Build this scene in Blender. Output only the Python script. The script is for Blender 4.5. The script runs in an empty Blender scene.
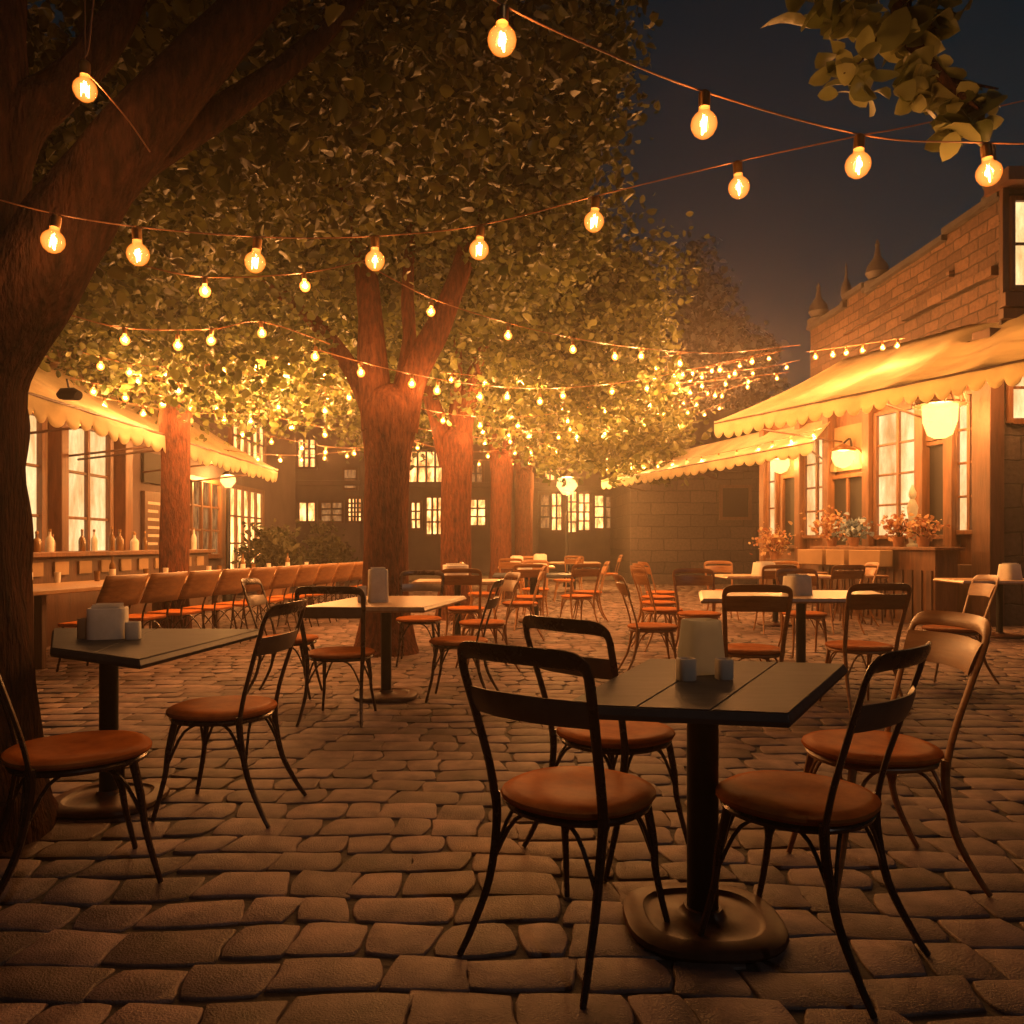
import bpy, math, random
import numpy as np
from mathutils import Vector, Matrix

random.seed(7)
RNG = np.random.default_rng(7)
S = bpy.context.scene
COL = S.collection
PI = math.pi
F, CX, HY, CH = 800.0, 512.0, 544.0, 1.216      # focal length (px), principal column, horizon row, camera height


def at(px, py, z):
    """world point seen at a pixel of the photograph, at a depth in metres"""
    return Vector(((px - CX) * z / F, z, CH - (py - HY) * z / F))


# ------------------------------------------------------------------ meshes
class MB:
    def __init__(self):
        self.v, self.f, self.s = [], [], []

    def add(self, verts, faces, smooth=False):
        o = len(self.v)
        self.v.extend([tuple(p) for p in verts])
        for fc in faces:
            self.f.append(tuple(i + o for i in fc))
            self.s.append(smooth)
        return self

    def hexa(self, p):            # 8 points: bottom ring 0-3, top ring 4-7
        return self.add(p, [(3, 2, 1, 0), (4, 5, 6, 7), (0, 1, 5, 4), (1, 2, 6, 5), (2, 3, 7, 6), (3, 0, 4, 7)])

    def box(self, x0, x1, y0, y1, z0, z1, fn=None):
        p = [(x0, y0, z0), (x1, y0, z0), (x1, y1, z0), (x0, y1, z0), (x0, y0, z1), (x1, y0, z1), (x1, y1, z1), (x0, y1, z1)]
        if fn:
            p = [fn(*q) for q in p]
        return self.hexa(p)

    def quadslab(self, q, z0, z1):
        return self.hexa([(a, b, z0) for a, b in q] + [(a, b, z1) for a, b in q])

    def tube(self, pts, rad, n=8, hint=(0.13, 0.31, 0.94), cap=True, wob=0.0):
        pts = [Vector(p) for p in pts]
        m = len(pts)
        if not isinstance(rad, (list, tuple)) or (isinstance(rad, tuple)):
            rad = [rad] * m
        h = Vector(hint)
        V, Fc = [], []
        prev = None
        for i, p in enumerate(pts):
            t = (pts[min(i + 1, m - 1)] - pts[max(i - 1, 0)]).normalized()
            base = prev if (prev is not None and hint == (0.13, 0.31, 0.94)) else h
            s = base - t * base.dot(t)
            if s.length < 1e-4:
                s = Vector((1, 0, 0)) - t * t.x
            s.normalize()
            prev = s
            o = t.cross(s)
            r = rad[i]
            a, b = r if isinstance(r, tuple) else (r, r)
            for k in range(n):
                w = 1.0 + (wob * (math.sin(k * 2.1 + i * .55) + .6 * math.sin(k * 5.3 - i * .8 + 1)) if wob else 0)
                an = 2 * PI * k / n
                V.append(p + s * (a * w * math.cos(an)) + o * (b * w * math.sin(an)))
        for i in range(m - 1):
            for k in range(n):
                k2 = (k + 1) % n
                Fc.append((i * n + k, i * n + k2, (i + 1) * n + k2, (i + 1) * n + k))
        if cap:
            Fc.append(tuple(range(n - 1, -1, -1)))
            Fc.append(tuple((m - 1) * n + k for k in range(n)))
        return self.add(V, Fc, True)

    def lathe(self, prof, c=(0, 0, 0), n=20, sq=2.0, smooth=True):
        V, Fc = [], []
        m = len(prof)
        for r, z in prof:
            for k in range(n):
                a = 2 * PI * k / n
                ca, sa = math.cos(a), math.sin(a)
                q = (abs(ca) ** sq + abs(sa) ** sq) ** (-1 / sq)
                V.append((c[0] + r * q * ca, c[1] + r * q * sa, c[2] + z))
        for i in range(m - 1):
            for k in range(n):
                k2 = (k + 1) % n
                Fc.append((i * n + k, i * n + k2, (i + 1) * n + k2, (i + 1) * n + k))
        Fc.append(tuple(range(n - 1, -1, -1)))
        Fc.append(tuple((m - 1) * n + k for k in range(n)))
        return self.add(V, Fc, smooth)

    def grid(self, fn, nu, nv, smooth=True):
        V = [fn(i / nu, j / nv) for j in range(nv + 1) for i in range(nu + 1)]
        w = nu + 1
        return self.add(V, [(j * w + i, j * w + i + 1, (j + 1) * w + i + 1, (j + 1) * w + i) for j in range(nv) for i in range(nu)], smooth)

    def build(self, name, mat, parent=None, loc=(0, 0, 0), bevel=0, solid=0):
        me = bpy.data.meshes.new(name)
        L = Vector(parent_origin(parent)) if parent is not None else Vector(loc)
        me.from_pydata([(x - L.x, y - L.y, z - L.z) for x, y, z in self.v], [], self.f)
        me.polygons.foreach_set('use_smooth', self.s)
        me.materials.append(mat)
        me.update()
        me.set_sharp_from_angle(angle=math.radians(38))
        o = bpy.data.objects.new(name, me)
        COL.objects.link(o)
        if parent is not None:
            o.parent = parent
        else:
            o.location = L
        if solid:
            mo = o.modifiers.new('solid', 'SOLIDIFY')
            mo.thickness = solid
            mo.offset = 0
        if bevel:
            mo = o.modifiers.new('bevel', 'BEVEL')
            mo.width = bevel
            mo.segments = 2
            mo.limit_method = 'ANGLE'
        return o


def parent_origin(p):
    return p.get('_o', (0, 0, 0))


def tag(o, label=None, cat=None, group=None, kind=None):
    if label: o['label'] = label
    if cat: o['category'] = cat
    if group: o['group'] = group
    if kind: o['kind'] = kind
    return o


def thing(name, loc, label, cat, group=None, rz=0.0, local=False):
    """an Empty at the thing's base; unless local, its parts are given in world coordinates"""
    o = bpy.data.objects.new(name, None)
    o.empty_display_size = .1
    COL.objects.link(o)
    o.location = loc
    o.rotation_euler = (0, 0, rz)
    o['_o'] = (0.0, 0.0, 0.0) if local else tuple(float(c) for c in loc)
    return tag(o, label, cat, group)


def sub(o, root):
    o['_o'] = tuple(root.get('_o', (0, 0, 0)))
    return o


def copy_tree(o, parent=None):
    c = o.copy()
    COL.objects.link(c)
    if parent is not None:
        c.parent = parent
    for ch in list(o.children):
        copy_tree(ch, c)
    return c


def smooth_path(pts, k=6):
    pts = [np.array(p, float) for p in pts]
    out = []
    for i in range(len(pts) - 1):
        p0 = pts[max(i - 1, 0)]; p1 = pts[i]; p2 = pts[i + 1]; p3 = pts[min(i + 2, len(pts) - 1)]
        for j in range(k):
            t = j / k
            out.append(.5 * (2 * p1 + (p2 - p0) * t + (2 * p0 - 5 * p1 + 4 * p2 - p3) * t * t + (3 * p1 - p0 - 3 * p2 + p3) * t ** 3))
    out.append(pts[-1])
    return [tuple(p) for p in out]


# ------------------------------------------------------------------ materials
def nodes_of(name):
    m = bpy.data.materials.new(name)
    m.use_nodes = True
    nt = m.node_tree
    return m, nt, nt.nodes['Principled BSDF']


def N(nt, t, **kw):
    n = nt.nodes.new(t)
    for k, v in kw.items():
        if k.startswith('i_'):
            key = k[2:]
            n.inputs[int(key) if key.isdigit() else key].default_value = v
        else:
            setattr(n, k, v)
    return n


def mat(name, c1, c2=None, rough=.6, metal=0.0, scale=8.0, bump=0.0, stretch=(1, 1, 1), bscale=None, island=0.0, detail=6.0, spec=.5):
    m, nt, p = nodes_of(name)
    L = nt.links.new
    c2 = c2 or tuple(x * .7 for x in c1)
    tc = N(nt, 'ShaderNodeTexCoord')
    mp = N(nt, 'ShaderNodeMapping')
    mp.inputs['Scale'].default_value = stretch
    L(tc.outputs['Object'], mp.inputs['Vector'])
    nz = N(nt, 'ShaderNodeTexNoise', i_Scale=scale, i_Detail=detail, i_Roughness=.6)
    L(mp.outputs['Vector'], nz.inputs['Vector'])
    rp = N(nt, 'ShaderNodeValToRGB')
    rp.color_ramp.elements[0].position = .32
    rp.color_ramp.elements[1].position = .68
    rp.color_ramp.elements[0].color = (*c2, 1)
    rp.color_ramp.elements[1].color = (*c1, 1)
    L(nz.outputs['Fac'], rp.inputs['Fac'])
    col = rp.outputs['Color']
    if island:
        ge = N(nt, 'ShaderNodeNewGeometry')
        mr = N(nt, 'ShaderNodeMapRange', i_3=1 - island, i_4=1 + island)
        L(ge.outputs['Random Per Island'], mr.inputs[0])
        mx = N(nt, 'ShaderNodeVectorMath', operation='SCALE')
        L(col, mx.inputs[0]); L(mr.outputs[0], mx.inputs['Scale'])
        col = mx.outputs[0]
    L(col, p.inputs['Base Color'])
    mr2 = N(nt, 'ShaderNodeMapRange', i_3=max(rough - .1, .05), i_4=min(rough + .12, 1))
    L(nz.outputs['Fac'], mr2.inputs[0])
    L(mr2.outputs[0], p.inputs['Roughness'])
    p.inputs['Metallic'].default_value = metal
    p.inputs['Specular IOR Level'].default_value = spec
    if spec < .3:       # worn, dusty surfaces: an even weak sheen instead of a grazing mirror
        p.inputs['Specular IOR Level'].default_value = 0.0
        gl = N(nt, 'ShaderNodeBsdfGlossy')
        L(mr2.outputs[0], gl.inputs['Roughness'])
        mxs = N(nt, 'ShaderNodeMixShader', i_0=spec)
        L(p.outputs[0], mxs.inputs[1]); L(gl.outputs[0], mxs.inputs[2])
        L(mxs.outputs[0], nt.nodes['Material Output'].inputs['Surface'])
    if bump:
        n2 = N(nt, 'ShaderNodeTexNoise', i_Scale=bscale or scale * 3, i_Detail=5.0)
        L(mp.outputs['Vector'], n2.inputs['Vector'])
        b = N(nt, 'ShaderNodeBump', i_Strength=bump, i_Distance=.035 if bump >= 1 else .02)
        L(n2.outputs['Fac'], b.inputs['Height'])
        L(b.outputs['Normal'], p.inputs['Normal'])
        if spec < .3:
            L(b.outputs['Normal'], gl.inputs['Normal'])
    return m


def brick_mat(name, c1, c2, mortar, w=.45, h=.22, rough=.8):
    m, nt, p = nodes_of(name)
    L = nt.links.new
    tc = N(nt, 'ShaderNodeTexCoord')
    sx = N(nt, 'ShaderNodeSeparateXYZ'); L(tc.outputs['Object'], sx.inputs[0])
    ad = N(nt, 'ShaderNodeMath', operation='ADD'); L(sx.outputs[0], ad.inputs[0]); L(sx.outputs[1], ad.inputs[1])
    cb = N(nt, 'ShaderNodeCombineXYZ'); L(ad.outputs[0], cb.inputs[0]); L(sx.outputs[2], cb.inputs[1])
    nz = N(nt, 'ShaderNodeTexNoise', i_Scale=2.5, i_Detail=3.0); L(cb.outputs[0], nz.inputs['Vector'])
    wv = N(nt, 'ShaderNodeVectorMath', operation='MULTIPLY_ADD')
    wv.inputs[1].default_value = (.14, .1, 0)
    L(nz.outputs['Color'], wv.inputs[0]); L(cb.outputs[0], wv.inputs[2])
    br = N(nt, 'ShaderNodeTexBrick', i_Scale=1.0)
    br.inputs['Brick Width'].default_value = w
    br.inputs['Row Height'].default_value = h
    br.inputs['Mortar Size'].default_value = .014
    br.inputs['Mortar Smooth'].default_value = .5
    br.inputs['Color1'].default_value = (*c1, 1)
    br.inputs['Color2'].default_value = (*c2, 1)
    br.inputs['Mortar'].default_value = (*mortar, 1)
    L(wv.outputs[0], br.inputs['Vector'])
    n2 = N(nt, 'ShaderNodeTexNoise', i_Scale=14.0, i_Detail=6.0); L(tc.outputs['Object'], n2.inputs['Vector'])
    mr = N(nt, 'ShaderNodeMapRange', i_3=.3, i_4=1.6); L(n2.outputs['Fac'], mr.inputs[0])
    mx = N(nt, 'ShaderNodeVectorMath', operation='SCALE'); L(br.outputs['Color'], mx.inputs[0]); L(mr.outputs[0], mx.inputs['Scale'])
    L(mx.outputs[0], p.inputs['Base Color'])
    p.inputs['Roughness'].default_value = rough
    iv = N(nt, 'ShaderNodeMath', operation='MULTIPLY_ADD'); iv.inputs[1].default_value = -1.0
    L(br.outputs['Fac'], iv.inputs[0])
    sc = N(nt, 'ShaderNodeMath', operation='MULTIPLY'); sc.inputs[1].default_value = .6; L(n2.outputs['Fac'], sc.inputs[0])
    L(sc.outputs[0], iv.inputs[2])
    b = N(nt, 'ShaderNodeBump', i_Strength=.8, i_Distance=.03); L(iv.outputs[0], b.inputs['Height'])
    L(b.outputs['Normal'], p.inputs['Normal'])
    return m


def leaf_mat(name, c1, c2, gloss=.35, trans=.35):
    m, nt, p = nodes_of(name)
    L = nt.links.new
    ge = N(nt, 'ShaderNodeNewGeometry')
    rp = N(nt, 'ShaderNodeValToRGB')
    rp.color_ramp.elements[0].color = (*c1, 1)
    rp.color_ramp.elements[1].color = (*c2, 1)
    e = rp.color_ramp.elements.new(.55)
    e.color = (*[(a * .6 + b * .4) for a, b in zip(c1, c2)], 1)
    L(ge.outputs['Random Per Island'], rp.inputs['Fac'])
    L(rp.outputs['Color'], p.inputs['Base Color'])
    p.inputs['Roughness'].default_value = .45
    p.inputs['Specular IOR Level'].default_value = gloss
    tr = N(nt, 'ShaderNodeBsdfTranslucent')
    L(rp.outputs['Color'], tr.inputs['Color'])
    mx = N(nt, 'ShaderNodeMixShader', i_0=trans)
    L(p.outputs[0], mx.inputs[1]); L(tr.outputs[0], mx.inputs[2])
    L(mx.outputs[0], nt.nodes['Material Output'].inputs['Surface'])
    return m


def emit_mat(name, col, strength, var=0.0, scale=3.0):
    m, nt, p = nodes_of(name)
    L = nt.links.new
    em = N(nt, 'ShaderNodeEmission')
    em.inputs['Strength'].default_value = strength
    em.inputs['Color'].default_value = (*col, 1)
    if var:      # what stands in the lit room behind the pane: hanging curtains, shelves, lamps
        tc = N(nt, 'ShaderNodeTexCoord')
        mp = N(nt, 'ShaderNodeMapping'); mp.inputs['Scale'].default_value = (2.2, 2.2, .7)
        L(tc.outputs['Object'], mp.inputs['Vector'])
        nz = N(nt, 'ShaderNodeTexNoise', i_Scale=scale, i_Detail=5.0, i_Roughness=.65)
        L(mp.outputs['Vector'], nz.inputs['Vector'])
        mr = N(nt, 'ShaderNodeMapRange', i_1=.34, i_2=.62, i_3=strength * (1 - var), i_4=strength * (1 + var * .5))
        L(nz.outputs['Fac'], mr.inputs[0])
        L(mr.outputs[0], em.inputs['Strength'])
        rp = N(nt, 'ShaderNodeValToRGB')
        rp.color_ramp.elements[0].position = .36; rp.color_ramp.elements[1].position = .6
        rp.color_ramp.elements[0].color = (col[0], col[1] * .66, col[2] * .45, 1); rp.color_ramp.elements[1].color = (*col, 1)
        L(nz.outputs['Fac'], rp.inputs['Fac']); L(rp.outputs['Color'], em.inputs['Color'])
    L(em.outputs[0], nt.nodes['Material Output'].inputs['Surface'])
    return m


def glass_bulb_mat(name, tint, glow):
    m, nt, p = nodes_of(name)
    L = nt.links.new
    tr = N(nt, 'ShaderNodeBsdfTransparent'); tr.inputs['Color'].default_value = (*tint, 1)
    # the coated glass glows: pale where one looks straight through it, deep amber along the thicker rim
    lw = N(nt, 'ShaderNodeLayerWeight', i_Blend=.5)
    rp = N(nt, 'ShaderNodeValToRGB')
    rp.color_ramp.elements[0].color = (1.0, .50, .10, 1); rp.color_ramp.elements[1].color = (.8, .17, .012, 1)
    rp.color_ramp.elements[0].position = .15; rp.color_ramp.elements[1].position = .85
    L(lw.outputs['Facing'], rp.inputs['Fac'])
    em = N(nt, 'ShaderNodeEmission'); em.inputs['Strength'].default_value = glow
    L(rp.outputs['Color'], em.inputs['Color'])
    ad = N(nt, 'ShaderNodeAddShader')
    L(tr.outputs[0], ad.inputs[0]); L(em.outputs[0], ad.inputs[1])
    gl = N(nt, 'ShaderNodeBsdfGlossy', i_Roughness=.05)
    mx = N(nt, 'ShaderNodeMixShader', i_0=.05)
    L(ad.outputs[0], mx.inputs[1]); L(gl.outputs[0], mx.inputs[2])
    L(mx.outputs[0], nt.nodes['Material Output'].inputs['Surface'])
    return m


def canvas_mat(name, c):
    m, nt, p = nodes_of(name)
    L = nt.links.new
    tc = N(nt, 'ShaderNodeTexCoord')
    nz = N(nt, 'ShaderNodeTexNoise', i_Scale=2.2, i_Detail=5.0); L(tc.outputs['Object'], nz.inputs['Vector'])
    rp = N(nt, 'ShaderNodeValToRGB')
    rp.color_ramp.elements[0].color = (*[x * .72 for x in c], 1); rp.color_ramp.elements[1].color = (*c, 1)
    rp.color_ramp.elements[0].position = .3; rp.color_ramp.elements[1].position = .6
    L(nz.outputs['Fac'], rp.inputs['Fac'])
    L(rp.outputs['Color'], p.inputs['Base Color'])
    p.inputs['Roughness'].default_value = .85
    tr = N(nt, 'ShaderNodeBsdfTranslucent'); L(rp.outputs['Color'], tr.inputs['Color'])
    mx = N(nt, 'ShaderNodeMixShader', i_0=.65); L(p.outputs[0], mx.inputs[1]); L(tr.outputs[0], mx.inputs[2])
    L(mx.outputs[0], nt.nodes['Material Output'].inputs['Surface'])
    wv = N(nt, 'ShaderNodeTexNoise', i_Scale=6.0, i_Detail=4.0); L(tc.outputs['Object'], wv.inputs['Vector'])
    b = N(nt, 'ShaderNodeBump', i_Strength=.25, i_Distance=.03); L(wv.outputs['Fac'], b.inputs['Height'])
    L(b.outputs['Normal'], p.inputs['Normal'])
    return m


M = {
    'stone': mat('cobble_stone', (.20, .132, .114), (.08, .052, .046), .42, scale=7, bump=.34, bscale=150, island=.42, spec=.05, detail=10),
    'joint': mat('joint_soil', (.035, .024, .018), (.018, .012, .01), .95, scale=9, bump=.4),
    'kerb': mat('kerb_stone', (.22, .18, .15), (.13, .1, .08), .8, scale=4, bump=.3),
    'bark': mat('bark', (.16, .05, .02), (.04, .013, .006), .8, scale=11, bump=1.0, stretch=(2.2, 2.2, .6), bscale=26, spec=.02),
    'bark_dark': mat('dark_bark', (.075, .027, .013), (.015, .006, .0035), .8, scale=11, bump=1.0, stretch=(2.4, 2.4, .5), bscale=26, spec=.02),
    'seat': mat('seat_leather', (.48, .15, .034), (.27, .075, .017), .3, scale=9, bump=.05, bscale=120, spec=.022),
    'frame': mat('bronze_frame', (.075, .038, .024), (.04, .02, .013), .26, .3, scale=12),
    'slat': mat('worn_metal_band', (.19, .145, .12), (.12, .09, .075), .36, .45, scale=9),
    'wood_frame': mat('varnished_wood', (.36, .165, .055), (.22, .09, .03), .4, scale=4, stretch=(2, 2, 9), bump=.05),
    'top': mat('table_board', (.050, .056, .070), (.032, .036, .046), .34, scale=5, stretch=(1, 6, 1), bump=.04, spec=.05),
    'top_wood': mat('pale_board', (.42, .27, .15), (.28, .16, .08), .35, scale=4, stretch=(6, 1, 1), bump=.05),
    'iron': mat('black_iron', (.022, .019, .019), (.012, .011, .011), .45, .5, scale=14),
    'rim': mat('oiled_base', (.11, .045, .022), (.05, .02, .011), .4, 0, scale=9, spec=.05),
    'paper': mat('paper', (.74, .70, .62), (.62, .57, .49), .75, scale=12, bump=.05),
    'ceramic': canvas_mat('frosted_holder', (.72, .74, .70)),
    'cable': mat('cable_rubber', (.30, .13, .05), (.2, .08, .03), .5, scale=20),
    'brass': mat('brass', (.42, .22, .08), (.25, .12, .04), .35, .8, scale=14),
    'brick': brick_mat('old_brick', (.14, .075, .046), (.07, .038, .026), (.04, .026, .019), .40, .19),
    'darkstone': brick_mat('dark_stone', (.08, .058, .05), (.05, .038, .034), (.02, .016, .015), .8, .36),
    'timber': mat('cafe_timber', (.20, .085, .033), (.085, .034, .014), .5, scale=3, stretch=(5, 5, .7), bump=.25, bscale=10),
    'timber_dark': mat('dark_timber', (.12, .055, .03), (.06, .028, .016), .55, scale=3, stretch=(5, 5, .7), bump=.25, bscale=10),
    'plaster': mat('cream_plaster', (.36, .235, .13), (.25, .155, .08), .85, scale=2, bump=.2),
    'mauve': mat('mauve_render', (.13, .09, .085), (.08, .055, .05), .9, scale=1.2, bump=.15),
    'brown': mat('brown_render', (.11, .075, .062), (.065, .045, .038), .9, scale=1.2, bump=.15),
    'roof': mat('slate', (.07, .06, .06), (.04, .035, .035), .7, scale=5, bump=.3),
    'canvas': canvas_mat('awning_canvas', (.88, .78, .54)),
    'black': mat('dark_opening', (.012, .009, .008), (.008, .006, .005), .6),
    'pane': emit_mat('lit_pane', (1.0, .70, .32), 1.25, .35, 1.1),
    'pane_far': emit_mat('lit_pane_far', (1.0, .54, .18), 2.4, .85, 2.2),
    'pane_dim': emit_mat('dim_pane', (1.0, .5, .18), .28, .8, 4.0),
    'globe': emit_mat('lamp_globe', (1.0, .68, .28), 7.0),
    'filament': emit_mat('filament', (1.0, .62, .2), 30.0),
    'bulb': glass_bulb_mat('amber_glass', (.97, .84, .62), .62),
    'bulb_far': glass_bulb_mat('amber_glass_far', (.97, .86, .66), 1.8),
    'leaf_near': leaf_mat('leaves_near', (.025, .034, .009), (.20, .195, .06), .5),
    'leaf': leaf_mat('leaves', (.025, .042, .010), (.225, .24, .075), .45),
    'leaf_back': leaf_mat('leaves_back', (.03, .045, .012), (.19, .195, .06), .3),
    'leaf_grey': leaf_mat('leaves_grey', (.08, .12, .15), (.30, .40, .50), .4, .2),  # the far tree's moonlit blue-grey is put into this leaf colour
    'leaf_bough': leaf_mat('leaves_bough', (.08, .10, .025), (.40, .40, .16), .6, .4),
    'flower': leaf_mat('flowers', (.30, .10, .05), (.55, .38, .2), .3),
    'shrub': leaf_mat('shrub_leaves', (.03, .035, .012), (.09, .08, .03), .3),
    'bottle': mat('bottle_glass', (.25, .12, .04), (.1, .06, .02), .12, scale=3),
    'clay': mat('clay_pot', (.34, .16, .08), (.25, .11, .05), .75, scale=9),
    'chalk': mat('chalk_board', (.03, .026, .024), (.02, .018, .017), .8),
    'chalkmark': mat('chalk_marks', (.6, .52, .42), (.4, .34, .28), .9, scale=40),
}

# ------------------------------------------------------------------ ground
g = MB()
g.add([(-44, -5, -.0105), (44, -5, -.0105), (44, 58, -.0105), (-44, 58, -.0105)], [(0, 1, 2, 3)])
tag(g.build('ground', M['joint']), kind='structure')


def cobbles():
    V, Fc = [], []
    nv = 0
    y = 1.15
    row = 0
    rnd = random.Random(3)
    while y < 29.5:
        dep = rnd.uniform(.17, .215) if y < 7 else rnd.uniform(.19, .25)
        half = .72 * y + 1.4
        x = -half - rnd.uniform(0, .4)
        n = 20 if y < 7 else (10 if y < 14 else 8)
        while x < min(half, 9.0):
            wd = rnd.choice((.17, .21, .25, .29, .34)) * rnd.uniform(.9, 1.1)
            cx, cy = x + wd / 2, y + dep / 2
            # rows wander a little, and fall away towards the cafe side
            wav = .06 * math.sin(cx * .9 + row * .13) + .022 * math.sin(cx * 2.3 + row * .35)
            dy = wav - .09 * max(cx, 0) + .03 * max(-cx, 0)
            gap = rnd.uniform(.0015, .0045)
            a, b = wd / 2 - gap, dep / 2 - gap
            jx = [rnd.uniform(-.03, .03) for _ in range(4)]
            jy = [rnd.uniform(-.012, .012) for _ in range(4)]
            zt = rnd.uniform(-.0035, 0.0)
            tx, ty = rnd.uniform(-.02, .02), rnd.uniform(-.025, .025)
            sq = rnd.uniform(6, 22)
            rings = ((1.0, -.03), (.995, -.006), (.975, -.0016), (.945, .0)) if y < 14 else ((1.0, -.03), (.95, 0.0))
            base = nv
            for (s, zz) in rings:
                for k in range(n):
                    an = 2 * PI * (k + .5) / n
                    ca, sa = math.cos(an), math.sin(an)
                    q = (abs(ca) ** sq + abs(sa) ** sq) ** (-1 / sq)
                    u, w = q * ca, q * sa
                    i = (0 if w < 0 else 2) + (0 if u < 0 else 1)
                    wgt = abs(u * w)
                    px = cx + a * s * u + jx[i] * wgt
                    py = cy + b * s * w + jy[i] * wgt + dy + .014 * math.sin(px * 7 + row)
                    V.append((px, py, zt + zz + (tx * u + ty * w) * .06 * (1 if zz > -.02 else 0)))
            nv += n * len(rings)
            for r in range(len(rings) - 1):
                for k in range(n):
                    k2 = (k + 1) % n
                    Fc.append((base + r * n + k, base + r * n + k2, base + (r + 1) * n + k2, base + (r + 1) * n + k))
            Fc.append(tuple(base + (len(rings) - 1) * n + k for k in range(n)))
            x += wd
        y += dep
        row += 1
    me = bpy.data.meshes.new('cobblestone_pavement')
    me.from_pydata(V, [], Fc)
    me.polygons.foreach_set('use_smooth', [True] * len(me.polygons))
    me.materials.append(M['stone'])
    o = bpy.data.objects.new('cobblestone_pavement', me)
    COL.objects.link(o)
    tag(o, kind='structure')


cobbles()
k = MB(); k.box(-30, 7.0, 27.4, 27.7, -.03, .13); k.box(-30, 12, 27.72, 58, -.03, .1)
tag(k.build('kerb', M['kerb'], bevel=.02), kind='structure')


# ------------------------------------------------------------------ trees
def leaves_mesh(name, mt, root, centres, size, aspect=.62, fold=.28, up=.35, rich=False):
    """many small folded leaves; one mesh"""
    n = len(centres)
    o = Vector(root.get('_o', (0, 0, 0)))
    c = centres - np.array(o)
    nrm = RNG.normal(size=(n, 3)); nrm[:, 2] = nrm[:, 2] * .8 + up * np.sign(nrm[:, 2])
    nrm /= np.linalg.norm(nrm, axis=1)[:, None]
    t = RNG.normal(size=(n, 3)); t[:, 2] -= .45
    t -= nrm * (t * nrm).sum(1)[:, None]
    t /= np.linalg.norm(t, axis=1)[:, None]
    b = np.cross(nrm, t)
    s = (size * np.clip(RNG.lognormal(0, .32, n), .45, 1.9))[:, None]
    w = s * aspect * .5
    z = nrm * s * fold * RNG.uniform(.3, 1.3, n)[:, None]
    if not rich:
        P = np.stack([c - t * s * .5,
                      c - t * s * .26 + b * w * .78 + z * .7, c + t * s * .04 + b * w + z * .8, c + t * s * .33 + b * w * .66 + z * .3,
                      c + t * s * .5 - z * .4,
                      c + t * s * .33 - b * w * .66 + z * .3, c + t * s * .04 - b * w + z * .8, c - t * s * .26 - b * w * .78 + z * .7], 1).reshape(-1, 3)
        idx = np.array([[0, 1, 2, 3, 4], [0, 4, 5, 6, 7]])
        k = 8
    else:
        rows = []
        prof = [(-.5, .0), (-.36, .62), (-.12, 1.0), (.14, .95), (.36, .55), (.5, 0)]
        for (a, ww) in prof:
            cv = -z * (a * a) * 2.2
            if ww == 0:
                rows.append(c + t * s * a + cv)
            else:
                rows += [c + t * s * a + b * w * ww + z * .55 * ww + cv, c + t * s * a + cv, c + t * s * a - b * w * ww + z * .55 * ww + cv]
        P = np.stack(rows, 1).reshape(-1, 3)
        k = 14
        idx = [[0, 1, 2, 2], [0, 2, 3, 3]]
        for r in range(3):
            q = 1 + r * 3
            idx += [[q, q + 3, q + 4, q + 1], [q + 1, q + 4, q + 5, q + 2]]
        idx += [[10, 13, 11, 11], [11, 13, 12, 12]]
        tri = [x for x in idx if x[2] == x[3]]
        quad = [x for x in idx if x[2] != x[3]]
    me = bpy.data.meshes.new(name)
    if not rich:
        faces = (np.arange(n)[:, None, None] * k + idx[None]).reshape(-1, 5)
        me.vertices.add(len(P)); me.vertices.foreach_set('co', P.astype(np.float32).ravel())
        me.loops.add(faces.size); me.loops.foreach_set('vertex_index', faces.astype(np.int32).ravel())
        me.polygons.add(len(faces)); me.polygons.foreach_set('loop_start', np.arange(0, faces.size, 5, dtype=np.int32))
        me.update(calc_edges=True)
    else:
        fl = []
        for i in range(n):
            fl += [tuple(i * k + j for j in x[:3]) for x in tri] + [tuple(i * k + j for j in x) for x in quad]
        me.from_pydata([tuple(p) for p in P], [], fl)
        me.polygons.foreach_set('use_smooth', [True] * len(me.polygons))
    me.materials.append(mt)
    me.validate()
    ob = bpy.data.objects.new(name, me)
    COL.objects.link(ob)
    ob.parent = root
    return ob


def clumps(ells, n_cl, per, spread, shell=.55, keep=None, flat=.75):
    """leaf centres in clumps spread through one or more ellipsoids (cx,cy,cz,rx,ry,rz,weight)"""
    tot = sum(e[6] for e in ells)
    C = []
    for e in ells:
        m = int(n_cl * e[6] / tot)
        d = RNG.normal(size=(m, 3)); d /= np.linalg.norm(d, axis=1)[:, None]
        r = RNG.uniform(shell ** 3, 1, m) ** (1 / 3)
        bulge = 1 + .16 * np.sin(d[:, 0] * 5 + e[0]) * np.cos(d[:, 2] * 6 + e[1]) + .1 * np.sin(d[:, 1] * 9)
        C.append(np.array(e[:3]) + d * (r * bulge)[:, None] * np.array(e[3:6]))
    C = np.concatenate(C)
    k = RNG.poisson(per, len(C))
    P = np.repeat(C, k, axis=0)
    sp = np.repeat(RNG.uniform(.6, 1.3, len(C)), k)[:, None] * spread
    P = P + np.clip(RNG.normal(size=P.shape), -1.5, 1.5) * sp * np.array([1, 1, flat])
    if keep is not None:
        P = P[keep(P)]
    return P


def limb(mb, pts, r0, r1, n=14, wob=.05, k=6):
    p = smooth_path(pts, k)
    m = len(p)
    mb.tube(p, [r0 + (r1 - r0) * (i / (m - 1)) for i in range(m)], n, wob=wob)


def flared_trunk(mb, pts, radii, n=24, wob=.035):
    p = smooth_path([(*q, r) for q, r in zip(pts, radii)], 7)
    mb.tube([q[:3] for q in p], [q[3] for q in p], n, wob=wob)


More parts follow.
